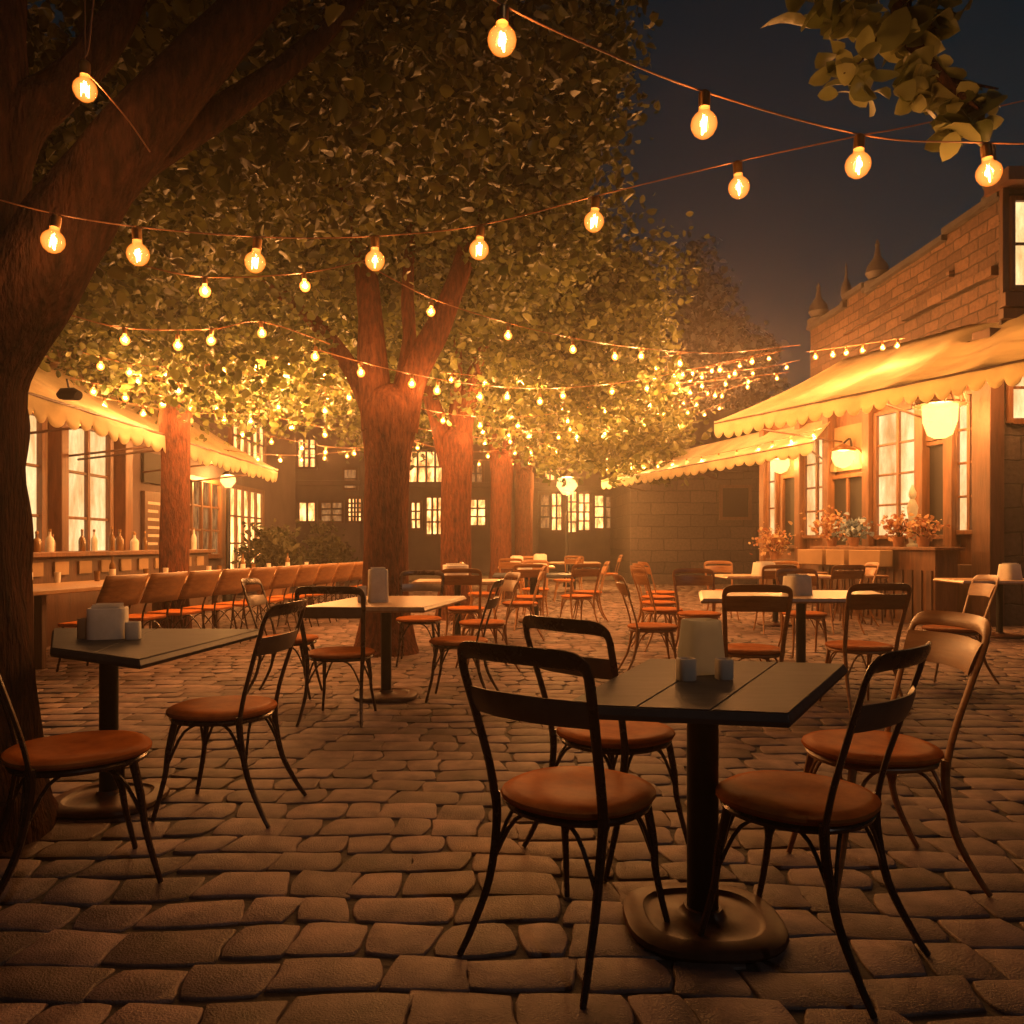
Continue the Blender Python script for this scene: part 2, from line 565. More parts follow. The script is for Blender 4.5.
# near tree at the photograph's edge
tr = thing('tree', (-2.42, 3.32, 0), 'huge dark near tree with forked trunk beside a square table', 'tree')
b = MB()
flared_trunk(b, [(-2.42, 3.32, -.05), (-2.42, 3.32, .25), (-2.41, 3.32, .9), (-2.39, 3.32, 1.5), (-2.31, 3.32, 1.95), tuple(at(28, 285, 3.34)), tuple(at(76, 212, 3.38)), tuple(at(132, 138, 3.45)), tuple(at(196, 66, 3.55)), tuple(at(266, -12, 3.7)), tuple(at(340, -100, 3.95))],
             [.48, .42, .36, .33, .275, .19, .158, .14, .12, .10, .08], 26)
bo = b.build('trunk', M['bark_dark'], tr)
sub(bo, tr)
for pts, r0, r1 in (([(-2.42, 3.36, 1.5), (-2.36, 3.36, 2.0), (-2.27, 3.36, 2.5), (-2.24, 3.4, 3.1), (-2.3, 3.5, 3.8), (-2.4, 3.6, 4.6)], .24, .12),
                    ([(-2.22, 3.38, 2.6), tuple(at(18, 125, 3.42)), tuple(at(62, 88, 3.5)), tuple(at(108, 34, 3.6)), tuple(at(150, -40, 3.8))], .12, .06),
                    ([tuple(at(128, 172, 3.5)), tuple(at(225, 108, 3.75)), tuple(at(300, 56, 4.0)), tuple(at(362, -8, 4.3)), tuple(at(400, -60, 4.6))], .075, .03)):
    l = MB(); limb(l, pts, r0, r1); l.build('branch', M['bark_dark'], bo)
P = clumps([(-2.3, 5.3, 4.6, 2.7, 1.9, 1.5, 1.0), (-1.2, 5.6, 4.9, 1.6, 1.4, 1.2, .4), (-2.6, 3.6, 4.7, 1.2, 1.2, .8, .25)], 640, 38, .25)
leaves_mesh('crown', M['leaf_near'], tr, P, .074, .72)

# the tree in the middle of the square
tr = thing('tree', (-1.42, 9.0, 0), 'thick russet tree trunk forking in three behind the pale napkin box table', 'tree', 'trees down the middle of the square')
b = MB()
flared_trunk(b, [(-1.42, 9, -.05), (-1.42, 9, .3), (-1.42, 9, 1.0), (-1.41, 9, 1.8), (-1.39, 9, 2.35), (-1.37, 9, 2.75), (-1.36, 9, 2.95), (-1.36, 9, 3.02)], [.40, .29, .25, .245, .27, .30, .2, .03])
bo = b.build('trunk', M['bark'], tr); sub(bo, tr)
for pts, r0, r1 in (([(-1.5, 9, 2.5), (-1.56, 9, 3.2), (-1.6, 9, 3.8), (-1.72, 9.1, 4.6), (-2.1, 9.3, 5.8)], .2, .08),
                    ([(-1.25, 9, 2.5), (-1.1, 8.95, 3.1), (-.8, 8.95, 3.7), (-.52, 9, 4.5), (-.3, 9.2, 5.8)], .19, .08),
                    ([(-1.3, 9.1, 2.8), (-1.18, 9.15, 3.5), (-1.2, 9.2, 4.2), (-1.1, 9.3, 5.6)], .1, .05),
                    ([(-1.55, 9.1, 2.6), (-1.9, 9.3, 3.3), (-2.5, 9.5, 4.0), (-3.3, 9.7, 4.6)], .13, .05)):
    l = MB(); limb(l, pts, r0, r1); l.build('branch', M['bark'], bo)


def keep2(P):
    front = (np.abs(P[:, 0] + 1.15) < .85) & (P[:, 1] < 9.6) & (P[:, 2] < 4.15)
    return ~front


P = clumps([(-1.6, 9.4, 6.0, 2.75, 2.5, 2.3, 1.0), (-3.4, 9.8, 4.5, 2.2, 1.8, 1.7, .55), (-.2, 9.3, 6.6, 1.45, 1.7, 1.7, .35), (-4.6, 9.6, 5.6, 1.8, 1.8, 1.6, .3),
            (-.3, 9.8, 4.9, 1.1, 1.1, .7, .14)], 1300, 50, .30, keep=keep2)
leaves_mesh('crown', M['leaf'], tr, P, .084, .8)


def row_tree(x, y, r, fork_h, ells, ncl, per, size, label, mt, forks, bark='bark', group='trees down the middle of the square'):
    tr = thing('tree', (x, y, 0), label, 'tree', group)
    b = MB()
    flared_trunk(b, [(x, y, -.05), (x, y, .3), (x + .02, y, 1.0), (x + .03, y, fork_h - .6), (x + .03, y, fork_h - .12), (x + .03, y, fork_h + .05), (x + .03, y, fork_h + .12)], [r * 1.45, r * 1.12, r, r * 1.0, r * 1.1, r * .7, r * .1], 16)
    bo = b.build('trunk', M[bark], tr); sub(bo, tr)
    for dx, dz, rr in forks:
        l = MB(); limb(l, [(x + dx * .1, y, fork_h - .5), (x + dx * .5, y, fork_h + dz * .45), (x + dx, y + .1, fork_h + dz)], rr, rr * .45, 10); l.build('branch', M[bark], bo)
    leaves_mesh('crown', M[mt], tr, clumps(ells, ncl, per, .36), size, .72)


row_tree(-.93, 13, .25, 3.0, [(.75, 13.6, 5.0, 1.65, 2.0, 1.5, 1), (-.5, 13.6, 4.8, 2.0, 2, 1.6, .7), (1.6, 13.2, 4.5, .75, 1, 1.0, .15)], 600, 44, .1,
         'brown tree trunk with a pale edge, second of the row behind the thick russet one', 'leaf', [(-.8, 1.3, .17), (.5, 1.6, .19), (.05, 1.8, .13)])
row_tree(-.27, 18, .24, 3.2, [(.9, 18, 4.8, 2.6, 2, 1.6, 1), (2.2, 17.6, 4.0, 1.3, 1.3, .8, .3), (-2.5, 18.5, 5, 2, 2, 1.7, .5)], 500, 40, .12,
         'slim trunk dividing into a narrow V, third tree of the row', 'leaf_back', [(-.4, 1.5, .16), (.55, 1.5, .16)])
row_tree(.3, 22, .25, 3.2, [(2.0, 22.5, 4.9, 2.4, 2, 1.5, 1), (3.8, 21.5, 3.9, 1.2, 1.3, .8, .2)], 360, 32, .16,
         'last and most distant trunk of the tree row by the bright street lamp', 'leaf_back', [(-.5, 1.4, .12), (.6, 1.5, .12)])
row_tree(-4.66, 11, .19, 3.1, [(-4.6, 11.8, 4.6, 2.6, 1.8, 1.35, 1), (-3.0, 12.4, 4.1, 1.6, 1.3, .95, .4), (-6.4, 11.6, 4.6, 1.3, 1.5, 1.1, .4)], 520, 40, .092,
         'straight stubby trunk standing in front of the cream awning', 'leaf_back', [(.35, .9, .1), (-.3, 1.1, .1)], group='trees by the awnings')
row_tree(7.1, 32, .35, 4.0, [(6.6, 32, 7.6, 2.3, 2, 2.6, 1), (7.2, 32, 9.8, 1.7, 1.6, 2.1, .55), (8.9, 31.6, 7.2, 1.9, 1.6, 2.3, .5), (7.4, 32, 12.0, .45, .5, 1.3, .1), (9.3, 32, 8.9, 1.1, 1, 1.3, .15)],
         520, 22, .21, 'grey green tree with a lacy top rising against the sky behind the dark stone house', 'leaf_grey', [(-1.2, 3, .2), (1.4, 3.2, .2), (.2, 4, .2)], group='trees beyond the square')

# bough reaching into the picture from a tree beside the camera
tr = thing('tree', (3.4, 3.1, 0), 'tree whose drooping bough of big leaves hangs in front of the night sky', 'tree')
b = MB()
flared_trunk(b, [(3.4, 3.1, -.05), (3.4, 3.1, .3), (3.38, 3.1, 1.5), (3.3, 3.1, 2.8), (3.1, 3.1, 3.8)], [.3, .22, .18, .16, .12], 16)
bo = b.build('trunk', M['bark_dark'], tr); sub(bo, tr)
l = MB(); limb(l, [(3.2, 3.1, 3.3), (2.6, 3.05, 3.75), (2.0, 3.0, 3.85), (1.55, 3.0, 3.5), (1.46, 3.0, 3.2), (1.58, 2.98, 2.98), (1.72, 2.95, 2.82)], .09, .006, 8)
limb(l, [(1.75, 3.0, 3.7), (1.35, 2.98, 3.45), (1.12, 2.97, 3.3)], .02, .004, 6)
limb(l, [(1.48, 3.0, 3.25), (1.3, 2.97, 3.02), (1.22, 2.95, 2.95)], .012, .004, 6)
limb(l, [(1.6, 2.98, 2.95), (1.8, 2.96, 2.9)], .01, .003, 6)
l.build('branch', M['bark_dark'], bo)
pts = []
for (px, py, n, s) in ((815, 8, 10, .05), (850, -5, 22, .08), (905, 0, 30, .09), (880, 35, 16, .06), (830, 45, 2, .02), (838, 20, 6, .04), (845, 70, 7, .04), (862, 82, 10, .05), (900, 45, 16, .06),
                       (925, 55, 10, .05), (905, 75, 8, .04), (930, 15, 12, .05), (920, 90, 9, .035), (940, 85, 8, .03), (955, 105, 12, .035), (970, 105, 10, .035), (985, 108, 8, .03), (950, 125, 8, .03), (945, 142, 6, .025), (978, 122, 6, .03)):
    c = at(px, py, 3.0)
    pts.append(np.array(c) + RNG.normal(size=(n, 3)) * s)
leaves_mesh('crown', M['leaf_bough'], tr, np.concatenate(pts), .105, .66, .22, rich=True)


# ------------------------------------------------------------------ chairs
def chair_proto(name, label, seat_m, frame_m, slat_m, kind=0):
    t = thing(name, (0, 0, 0), label, 'chair', local=True)
    s = MB()
    s.lathe([(.0, .438), (.205, .438), (.225, .443), (.231, .452), (.229, .461), (.219, .468), (.19, .473), (.12, .470), (.0, .466)], n=28, sq=2.25)
    s.build('seat', seat_m, t)
    r = MB()
    r.lathe([(.19, .415), (.215, .417), (.219, .428), (.212, .438), (.19, .438)], n=24, sq=2.25)
    r.build('seat_ring', frame_m, t)
    hoop = [(-.195, -.165, .43), (-.2, -.19, .55), (-.212, -.235, .70), (-.222, -.273, .82), (-.222, -.287, .868), (-.208, -.298, .895), (-.172, -.312, .908), (-.09, -.338, .912), (0, -.346, .913)]
    hoop = hoop + [(-x, y, z) for x, y, z in hoop[-2::-1]]
    hp = smooth_path(hoop, 4)
    h = MB()
    h.tube(hp, [(.0085, .0165 + .0125 * min(max(0, (z - .875) / .032), 1)) for x, y, z in hp], 10, hint=(0, 1, .35))
    h.build('back_frame', frame_m, t)
    bs = MB()
    if kind == 0:
        bs.tube(smooth_path([(-.214, -.25, .755), (-.11, -.29, .758), (0, -.304, .76), (.11, -.29, .758), (.214, -.25, .755)], 4), (.006, .043), 10, hint=(0, 1, .3))
    else:
        bs.tube(smooth_path([(-.215, -.255, .80), (-.11, -.293, .803), (0, -.306, .805), (.11, -.293, .803), (.215, -.255, .80)], 4), (.007, .062), 10, hint=(0, 1, .35))
    bs.build('back_slat', slat_m, t)
    for sx in (-1, 1):
        l = MB(); p = smooth_path([(sx * .195, -.165, .455), (sx * .188, -.168, .36), (sx * .19, -.2, .2), (sx * .205, -.262, .07), (sx * .218, -.305, 0)], 4)
        l.tube(p, [.0155 - .006 * i / (len(p) - 1) for i in range(len(p))], 8); l.build('leg', frame_m, t)
        l = MB(); p = smooth_path([(sx * .155, .14, .432), (sx * .168, .165, .3), (sx * .172, .18, .18), (sx * .195, .222, 0)], 4)
        l.tube(p, [.0155 - .006 * i / (len(p) - 1) for i in range(len(p))], 8); l.build('leg', frame_m, t)
    for a, bb in (((-.19, -.19, .24), (.19, -.19, .24)), ((-.17, .175, .22), (.17, .175, .22)), ((-.19, -.19, .24), (-.17, .175, .22)), ((.19, -.19, .24), (.17, .175, .22))):
        A, B = Vector(a), Vector(bb)
        mid = (A + B) / 2
        inn = Vector((mid.x * .78, mid.y * .78, .418))
        l = MB()
        l.tube(smooth_path([A, A.lerp(inn, .42) + Vector((0, 0, .075)), inn, B.lerp(inn, .42) + Vector((0, 0, .075)), B], 4), .0065, 6)
        l.build('brace', frame_m, t)
    return t


def row_chair_proto():
    t = thing('chair', (0, 0, 0), 'chair', 'chair', local=True)
    s = MB(); s.box(-.22, .22, -.2, .22, .43, .465); s.build('seat', M['seat'], t, bevel=.012)
    bs = MB()
    bs.grid(lambda u, v: ((u - .5) * .60, -.25 - .13 * v - .05 * math.sin(PI * u), .62 + .30 * v), 8, 4)
    bs.build('backrest', M['wood_frame'], t, solid=.018)
    for sx in (-1, 1):
        l = MB(); l.tube(smooth_path([(sx * .2, -.33, .78), (sx * .2, -.24, .6), (sx * .2, -.2, .44), (sx * .2, -.24, .2), (sx * .21, -.3, 0)], 4), .011, 6); l.build('leg', M['frame'], t)
        l = MB(); l.tube(smooth_path([(sx * .19, .18, .44), (sx * .19, .2, .2), (sx * .2, .24, 0)], 4), .011, 6); l.build('leg', M['frame'], t)
        l = MB(); l.tube(smooth_path([(sx * .2, -.22, .2), (sx * .2, -.02, .4), (sx * .19, .2, .2)], 4), .007, 6); l.build('brace', M['frame'], t)
    return t


PROTO = {
    'dark': chair_proto('chair', 'chair', M['seat'], M['frame'], M['slat']),
    'wood': chair_proto('chair', 'chair', M['seat'], M['wood_frame'], M['wood_frame'], 1),
    'row': row_chair_proto(),
}
USED = set()


def chair(kind, x, y, fx, fy, label, group, sc=1.0):
    o = PROTO[kind]
    if kind in USED:
        o = copy_tree(o)
    USED.add(kind)
    o.location = (x, y, 0)
    o.rotation_euler = (0, 0, math.atan2(-fx, fy))
    o.scale = (sc, sc, sc)
    tag(o, label, 'chair', group)
    return o


G1 = 'chairs around the nearest table'
chair('dark', .205, 2.47, .62, .78, 'bistro chair with orange round seat, nearest to the camera, its open back turned this way', G1, 1.0)
chair('dark', .86, 2.42, -.72, .69, 'dark bistro chair sideways at the nearest table, its back loop crossing the tan wooden chair', G1, 1.0)
chair('wood', 1.33, 2.97, -1, -.06, 'bistro chair with tan wooden back at the far corner of the nearest table', G1, 1.02)
chair('dark', .42, 3.25, .75, .66, 'bistro chair whose seat is tucked behind the nearest table, back loop beyond the first chair', G1)
G2 = 'chairs at the table under the big tree'
chair('dark', -1.57, 2.90, .8, .6, 'bistro chair cut by the picture edge, standing in front of the big dark trunk', G2, 1.04)
chair('dark', -1.33, 3.68, -1, .1, 'bistro chair in profile with glossy orange seat facing the table under the big tree', G2, 1.02)
G3 = 'chairs at the table before the russet trunk'
chair('dark', -1.2, 5.62, .05, 1, 'dark bistro chair with its back to the camera, at the table before the russet trunk', G3)
chair('dark', -1.8, 6.45, 1, 0, 'dark chair half hidden beside the long row of panel chairs, facing the russet trunk table', G3)
chair('dark', -.42, 6.3, -1, .1, 'dark chair with orange seat drawn up under the pale table end by the russet trunk', G3)
chair('wood', -.28, 7.75, -.95, -.3, 'tan looped wooden chair just past the table before the russet trunk', G3)
chair('dark', -.95, 8.15, 0, -1, 'dark chair behind the pale napkin box, close against the russet trunk', G3)
G4 = 'chairs at the wide table before the cafe'
chair('wood', 1.72, 5.8, .1, 1, 'wooden slatted chair turned away from the camera, at the wide table before the cafe', G4)
chair('wood', 2.6, 6.0, -.08, 1, 'second wooden chair turned away from the camera at the wide table, nearer the counter', G4)
chair('wood', 2.05, 8.75, 0, -1, 'wooden chair behind the wide table, next to the napkin box', G4)
chair('wood', 3.2, 8.75, -.05, -1, 'wooden chair behind the wide table, farther from the napkin box', G4)
chair('wood', 3.95, 7.2, -1, .1, 'wooden chair at the counter end of the wide table', G4)
chair('wood', 1.3, 7.4, 1, 0, 'wooden chair at the aisle end of the wide table before the cafe', G4)
G5 = 'wooden chairs lining the aisle'
for (x, y), w in zip(((1.75, 9.3), (1.9, 10.4), (2.1, 11.5), (2.35, 12.6)), ('nearest', 'second', 'third', 'last')):
    chair('wood', x, y, .97, .2, f'{w} of the tan wooden chairs lined along the stone aisle towards the dark house', G5)
G6 = 'chairs at the table in the cafe doorway light'
for x, y, fx, fy, w in ((3.4, 12.9, 0, -1, 'behind it on the aisle side'), (4.5, 12.9, 0, -1, 'behind it on the cafe side'), (3.6, 11.05, 0, 1, 'before it on the aisle side'), (4.5, 11.05, -.1, 1, 'before it on the cafe side'), (5.1, 12, -1, 0, 'at its cafe end')):
    chair('wood', x, y, fx, fy, f'wooden chair at the second cafe table, {w}', G6)
G7 = 'chairs around the tables in the middle of the square'
for x, y, fx, fy, lb in ((.25, 11.5, 0, 1, 'tan chair before the dark iron table in mid square, back to the camera'), (.95, 11.7, -.4, .9, 'tan chair at the aisle corner of the dark iron table in mid square'),
                         (1.2, 12.7, -1, 0, 'tan chair at the aisle end of the dark iron table in mid square'), (-.45, 12.3, 1, 0, 'tan chair at the trunk end of the dark iron table in mid square'),
                         (.4, 13.5, 0, -1, 'tan chair behind the dark iron table in mid square'),
                         (-.55, 9.45, .1, 1, 'tan chair beside the russet trunk at the table with the square napkin box'), (.1, 10.3, -1, 0, 'tan chair at the aisle end of the table with the square napkin box'),
                         (.0, 15.9, .1, 1, 'small tan chair before the farther mid square table'), (1.1, 16.9, -1, 0, 'small tan chair at the aisle end of the farther mid square table'), (.4, 18.0, 0, -1, 'small tan chair behind the farther mid square table'),
                         (1.5, 19.6, 0, 1, 'tiny distant chair before the last table by the bright lamp'), (2.5, 20.6, -1, 0, 'tiny distant chair at the aisle side of the last table by the bright lamp')):
    chair('wood', x, y, fx, fy, lb, G7)
G8 = 'row of panel chairs along the long table'
nth = ('first and nearest', 'second', 'third', 'fourth', 'fifth', 'sixth', 'seventh', 'eighth', 'ninth', 'tenth', 'eleventh', 'last and farthest')
RA, RB = Vector((-4.05, 7.75, 0)), Vector((-2.6, 14.7, 0))
for i in range(12):
    p = RA.lerp(RB, i / 11)
    chair('row', p.x, p.y, -.97, .2, f'{nth[i]} orange panel back chair in the row along the long wooden table', G8)


# ------------------------------------------------------------------ tables
def table(quad, bx, by, label, group, top_m, planks=1, h=.75, br=.25, legr=.042):
    t = thing('table', (bx, by, 0), label, 'table', group)
    cx = sum(q[0] for q in quad) / 4; cy = sum(q[1] for q in quad) / 4
    ins = [(cx + (x - cx) * .972, cy + (y - cy) * .98) for x, y in quad]
    low = [(cx + (x - cx) * .985, cy + (y - cy) * .988) for x, y in quad]
    b = MB()
    V = [(x, y, h - .042) for x, y in low] + [(x, y, h - .026) for x, y in quad] + [(x, y, h - .004) for x, y in ins]
    Fc = [(3, 2, 1, 0), (8, 9, 10, 11)]
    for r in (0, 4):
        Fc += [(r + i, r + (i + 1) % 4, r + 4 + (i + 1) % 4, r + 4 + i) for i in range(4)]
    b.add(V, Fc)
    # boards laid on the slab
    A, B, C, D = [Vector((x, y, 0)) for x, y in ins]
    for i in range(planks):
        g0 = i / planks + (.004 if i else 0); g1 = (i + 1) / planks - (.004 if i < planks - 1 else 0)
        q = [A.lerp(B, g0), A.lerp(B, g1), D.lerp(C, g1), D.lerp(C, g0)]
        b.quadslab([(p.x, p.y) for p in q], h - .0035, h)
    b.build('tabletop', top_m, t, bevel=.002)
    p = MB(); p.lathe([(legr, .03), (legr, h - .05), (legr * 2, h - .043)], (bx, by, 0), 18); p.build('pole', M['iron'], t)
    f = MB(); f.lathe([(br * .97, 0), (br, .012), (br * .985, .026), (br * .93, .034), (br * .74, .037), (br * .7, .028), (br * .66, .026), (br * .3, .034), (legr * 1.25, .045), (legr * 1.15, .06)], (bx, by, 0), 36, 2.7)
    f.build('base', M['rim'], t)
    return t


def rect(cx, cy, w, d, rz=0, sk=0):
    c, s = math.cos(rz), math.sin(rz)
    return [(cx + c * x - s * y + sk * y, cy + s * x + c * y) for x, y in ((-w / 2, -d / 2), (w / 2, -d / 2), (w / 2, d / 2), (-w / 2, d / 2))]


GT = 'tables standing on the square'
table([(.14, 2.33), (.765, 2.2), (1.31, 3.12), (.56, 3.27)], .61, 2.56, 'nearest table, charcoal boards with grooves on a black pole and round base', GT, M['top'], 3, legr=.05)
table([(-2.08, 3.6), (-1.5, 3.23), (-1.37, 4.4), (-2.56, 4.45)], -1.9, 3.77, 'dark table under the big forked tree, with pale lit edge and paper napkin box', GT, M['top'], 2)
table(rect(-1.0, 6.55, .95, 1.3, 0, .18), -1.0, 6.36, 'pale lit table before the russet trunk holding a tall paper holder', GT, M['top_wood'])
table(rect(2.62, 7.45, 1.75, 1.25, 0, .22), 2.6, 7.2, 'wide pale table before the cafe with one black pole and square napkin box', GT, M['top_wood'])
table(rect(3.95, 12, 1.7, .9), 3.95, 12, 'second cafe table behind the wide pale one', GT, M['top_wood'])
table(rect(6.55, 10.5, 1.6, .9, -.1), 6.4, 10.5, 'table with a white holder beside the dark cafe corner post', GT, M['top_wood'])
table(rect(.35, 12.5, 1.3, .9), .35, 12.5, 'dark iron table with thick pole in mid square', GT, M['top'], legr=.07)
table(rect(-.7, 10.3, 1.1, .8), -.7, 10.3, 'table with square napkin box just past the russet trunk', GT, M['top_wood'])
table(rect(.3, 17, 1.2, .9), .3, 17, 'farther mid square table with two small boxes', GT, M['top_wood'])
table(rect(1.6, 20.6, 1.3, .9), 1.6, 20.6, 'last distant table by the bright street lamp', GT, M['top_wood'])

# long table with the row of panel chairs, and the second long table behind it
t = thing('long_table', (-4.6, 10.5, 0), 'long pale wooden table running beside the row of orange panel chairs', 'table')
b = MB(); b.quadslab([(-5.5, 7.3), (-4.45, 7.2), (-2.93, 15.2), (-3.9, 15.4)], .735, .78); b.build('tabletop', M['top_wood'], t, bevel=.008)
for (x, y) in ((-5.2, 7.9), (-4.6, 7.8), (-4.85, 10.9), (-4.0, 10.8), (-3.75, 14.9), (-3.15, 14.8)):
    b = MB(); b.box(x - .04, x + .04, y - .04, y + .04, 0, .735); b.build('leg', M['timber_dark'], t, bevel=.006)


# ------------------------------------------------------------------ table things
def holder(x, y, z, wb, wt, h, label, m='paper', group='napkin holders on the tables', rz=.3, sheets=True):
    t = thing('napkin_holder', (x, y, z), label, 'napkin holder', group, rz, True)
    b = MB()
    b.lathe([(wb, 0), (wb * 1.01, .006), ((wb + wt) / 2, h * .5), (wt, h - .006), (wt * .96, h), (wt * .86, h), (wt * .84, h - .02)], n=28, sq=5)
    b.build('holder_body', M[m], t)
    if sheets:
        p = MB()
        for i in range(5):
            w = wt * .72
            p.box(-w, w, -w + i * w * .42, -w + i * w * .42 + .004, h * .3, h + .012 + .008 * math.sin(i * 2.1))
        p.build('napkins', M['paper'], t)
    return t


def pot(x, y, z, r, h, label, m='paper', group='small pots on the tables'):
    t = thing('condiment_pot', (x, y, z), label, 'condiment pot', group, .2, True)
    b = MB(); b.lathe([(r * .9, 0), (r, .005), (r, h - .006), (r * .93, h), (r * .8, h), (r * .78, h - .012)], n=24, sq=4); b.build('pot_body', M[m], t)
    c = MB(); c.lathe([(r * .76, h - .016), (r * .7, h - .006), (.0, h - .004)], n=16); c.build('filling', M['plaster'], t)
    return t


q = at(701, 668, 2.92)
holder(q.x, q.y, .75, .074, .06, .19, 'tall grey tapered holder standing on the nearest table', 'ceramic', sheets=False)
pot(at(686, 678, 2.74).x, 2.74, .75, .031, .075, 'small white pot beside the tall grey holder, nearer the first chair')
pot(at(724, 680, 2.76).x, 2.76, .75, .028, .07, 'small white pot beside the tall grey holder, nearer the plank grooves')
q = at(108, 635, 3.98)
holder(q.x, q.y, .75, .088, .088, .15, 'white paper napkin box on the table under the big tree')
pot(at(84, 634, 3.95).x, 3.95, .75, .028, .1, 'narrow wooden pot next to the big trunk beside the white napkin box', 'plaster')
pot(at(133, 634, 3.92).x, 3.92, .75, .034, .085, 'narrow white pot at the open side of the white napkin box')
for x, y, wb, wt, h, lb in ((-1.08, 6.45, .08, .075, .26, 'tall paper holder on the pale table before the russet trunk'),
                            (2.62, 7.35, .11, .1, .17, 'cream napkin box on the wide table before the cafe'),
                            (3.75, 11.9, .15, .13, .19, 'cream stacked napkin box on the second cafe table'),
                            (6.5, 10.45, .12, .1, .2, 'white holder on the table beside the dark cafe corner post'),
                            (-.72, 10.2, .15, .15, .2, 'square cream napkin box on the table past the russet trunk'),
                            (.2, 12.4, .1, .1, .14, 'small cream box on the dark iron table in mid square'),
                            (.1, 17, .13, .12, .2, 'tiny cream box on the farther mid square table, trunk side'),
                            (.6, 17, .13, .12, .24, 'tiny cream box on the farther mid square table, aisle side')):
    holder(x, y, .75, wb, wt, h, lb)
pot(-1.2, 6.4, .75, .035, .13, 'small cream pot leaning on the tall paper holder before the russet trunk')

# things on the long table
GB = 'glasses and bottles on the long table'
for i in range(14):
    f_ = i / 13
    x = -5.15 + 1.5 * f_ + random.uniform(-.12, .12); y = 8.6 + 5.3 * f_
    if i % 3 == 0:
        t = thing('bottle', (x, y, .78), 'brown bottle standing on the long pale table', 'bottle', 'bottles on the long table', local=True)
        b = MB(); b.lathe([(.035, 0), (.036, .16), (.03, .19), (.013, .22), (.012, .28), (.014, .285)], n=12); b.build('glass', M['bottle'], t)
        b = MB(); b.lathe([(.0372, .05), (.0372, .13)], n=12); b.build('paper_label', M['paper'], t)
    else:
        o = MB().lathe([(.028, 0), (.034, .1), (.036, .12), (.033, .12), (.03, .01)], n=12).build('glass', M['paper'] if i % 2 else M['bottle'], loc=(0, 0, 0))
        o.location = (x, y, .78)
        tag(o, 'small drinking glass standing on the long pale table', 'glass', 'glasses on the long table')

# ------------------------------------------------------------------ cafe on the near-axis facade
A = Vector((7.12, 12.0)); T = Vector((-.265, 1.0)).normalized(); NRM = Vector((-T.y, T.x))     # NRM points into the square


def FP(u, d, h):
    p = A + T * u + NRM * d
    return (p.x, p.y, h)


def u_px(px):
    k_ = (px - CX) / F
    u = (k_ * A.y - A.x) / (T.x - k_ * T.y)
    return u


def h_px(px, py):
    z = A.y + T.y * u_px(px)
    return CH - (py - HY) * z / F


cafe = thing('cafe_building', (7.1, 12, 0), 'timber cafe front with glowing paned windows under the large cream awning', 'building')
LEN = u_px(768)
b = MB(); b.box(-.0, LEN, -.35, 0, 0, 4.3, FP); b.build('wall', M['timber'], cafe)
b = MB(); b.box(-.22, .12, -.1, .16, 0, 4.4, FP); b.build('corner_post', M['timber_dark'], cafe, bevel=.01)


def facade_window(x0, x1, yt, yb, cols, rows, mt='pane', frame='timber', name='window', dd=0.0, par=None, arch=False):
    xm = (x0 + x1) / 2
    u1, u0 = u_px(x0), u_px(x1)
    h1, h0 = h_px(xm, yt), h_px(xm, yb)
    f = MB()
    w = .07
    for a, c in ((u0 - w, u0), (u1, u1 + w)):
        f.box(a, c, 0.0, .09 + dd, h0 - w, h1 + w, FP)
    f.box(u0, u1, 0.0, .085 + dd, h1, h1 + w, FP); f.box(u0, u1, 0.0, .10 + dd, h0 - w, h0, FP)
    for i in range(1, cols):
        uu = u0 + (u1 - u0) * i / cols
        f.box(uu - .03, uu + .03, .0, .07 + dd, h0, h1, FP)
    for j in range(1, rows):
        hh = h0 + (h1 - h0) * j / rows
        f.box(u0, u1, .0, .055 + dd, hh - .018, hh + .018, FP)
    fo = f.build(name, M[frame], par or cafe, bevel=.006)
    sub(fo, par or cafe)
    p = MB(); p.box(u0, u1, .0, .02 + dd, h0, h1, FP); p.build('pane', M[mt], fo)
    return fo


facade_window(880, 923, 412, 535, 2, 4)
facade_window(961, 983, 395, 530, 2, 4)
facade_window(808, 831, 440, 535, 2, 4)
facade_window(771, 778, 455, 535, 1, 3)
facade_window(930, 951, 445, 535, 1, 1, 'black', name='doorway')
facade_window(835, 866, 478, 545, 2, 1, 'black', name='door')
facade_window(786, 800, 478, 545, 1, 1, 'black', name='door')
for px in (768, 804, 832.5, 873, 926.5, 956):
    u = u_px(px)
    b = MB(); b.box(u - .09, u + .09, 0, .17, 0, 4.2, FP); b.build('post', M['timber'], cafe, bevel=.01)
b = MB(); b.box(.12, LEN, 0, .2, 4.0, 4.28, FP); b.box(.12, LEN, 0, .13, 3.86, 3.98, FP); b.build('lintel', M['timber_dark'], cafe, bevel=.01)
b = MB(); b.box(.15, LEN, 0, .12, 0, .9, FP); b.build('dado', M['timber_dark'], cafe, bevel=.01)
# tympanum above the middle door
b = MB()
uc, hc, ra = u_px(853), h_px(853, 470), (u_px(835) - u_px(870)) / 2
for i in range(12):
    a0, a1 = PI * i / 12, PI * (i + 1) / 12
    pts = []
    for d in (0, .13):
        pts += [FP(uc + ra * math.cos(a0), d, hc + ra * .9 * math.sin(a0)), FP(uc + (ra - .1) * math.cos(a0), d, hc + (ra - .1) * .9 * math.sin(a0)),
                FP(uc + (ra - .1) * math.cos(a1), d, hc + (ra - .1) * .9 * math.sin(a1)), FP(uc + ra * math.cos(a1), d, hc + ra * .9 * math.sin(a1))]
    b.hexa(pts)
b.build('arch', M['plaster'], cafe)
b = MB(); b.box(u_px(868), u_px(837), 0, .06, h_px(853, 470), h_px(853, 425), FP); b.build('panel', M['plaster'], cafe)
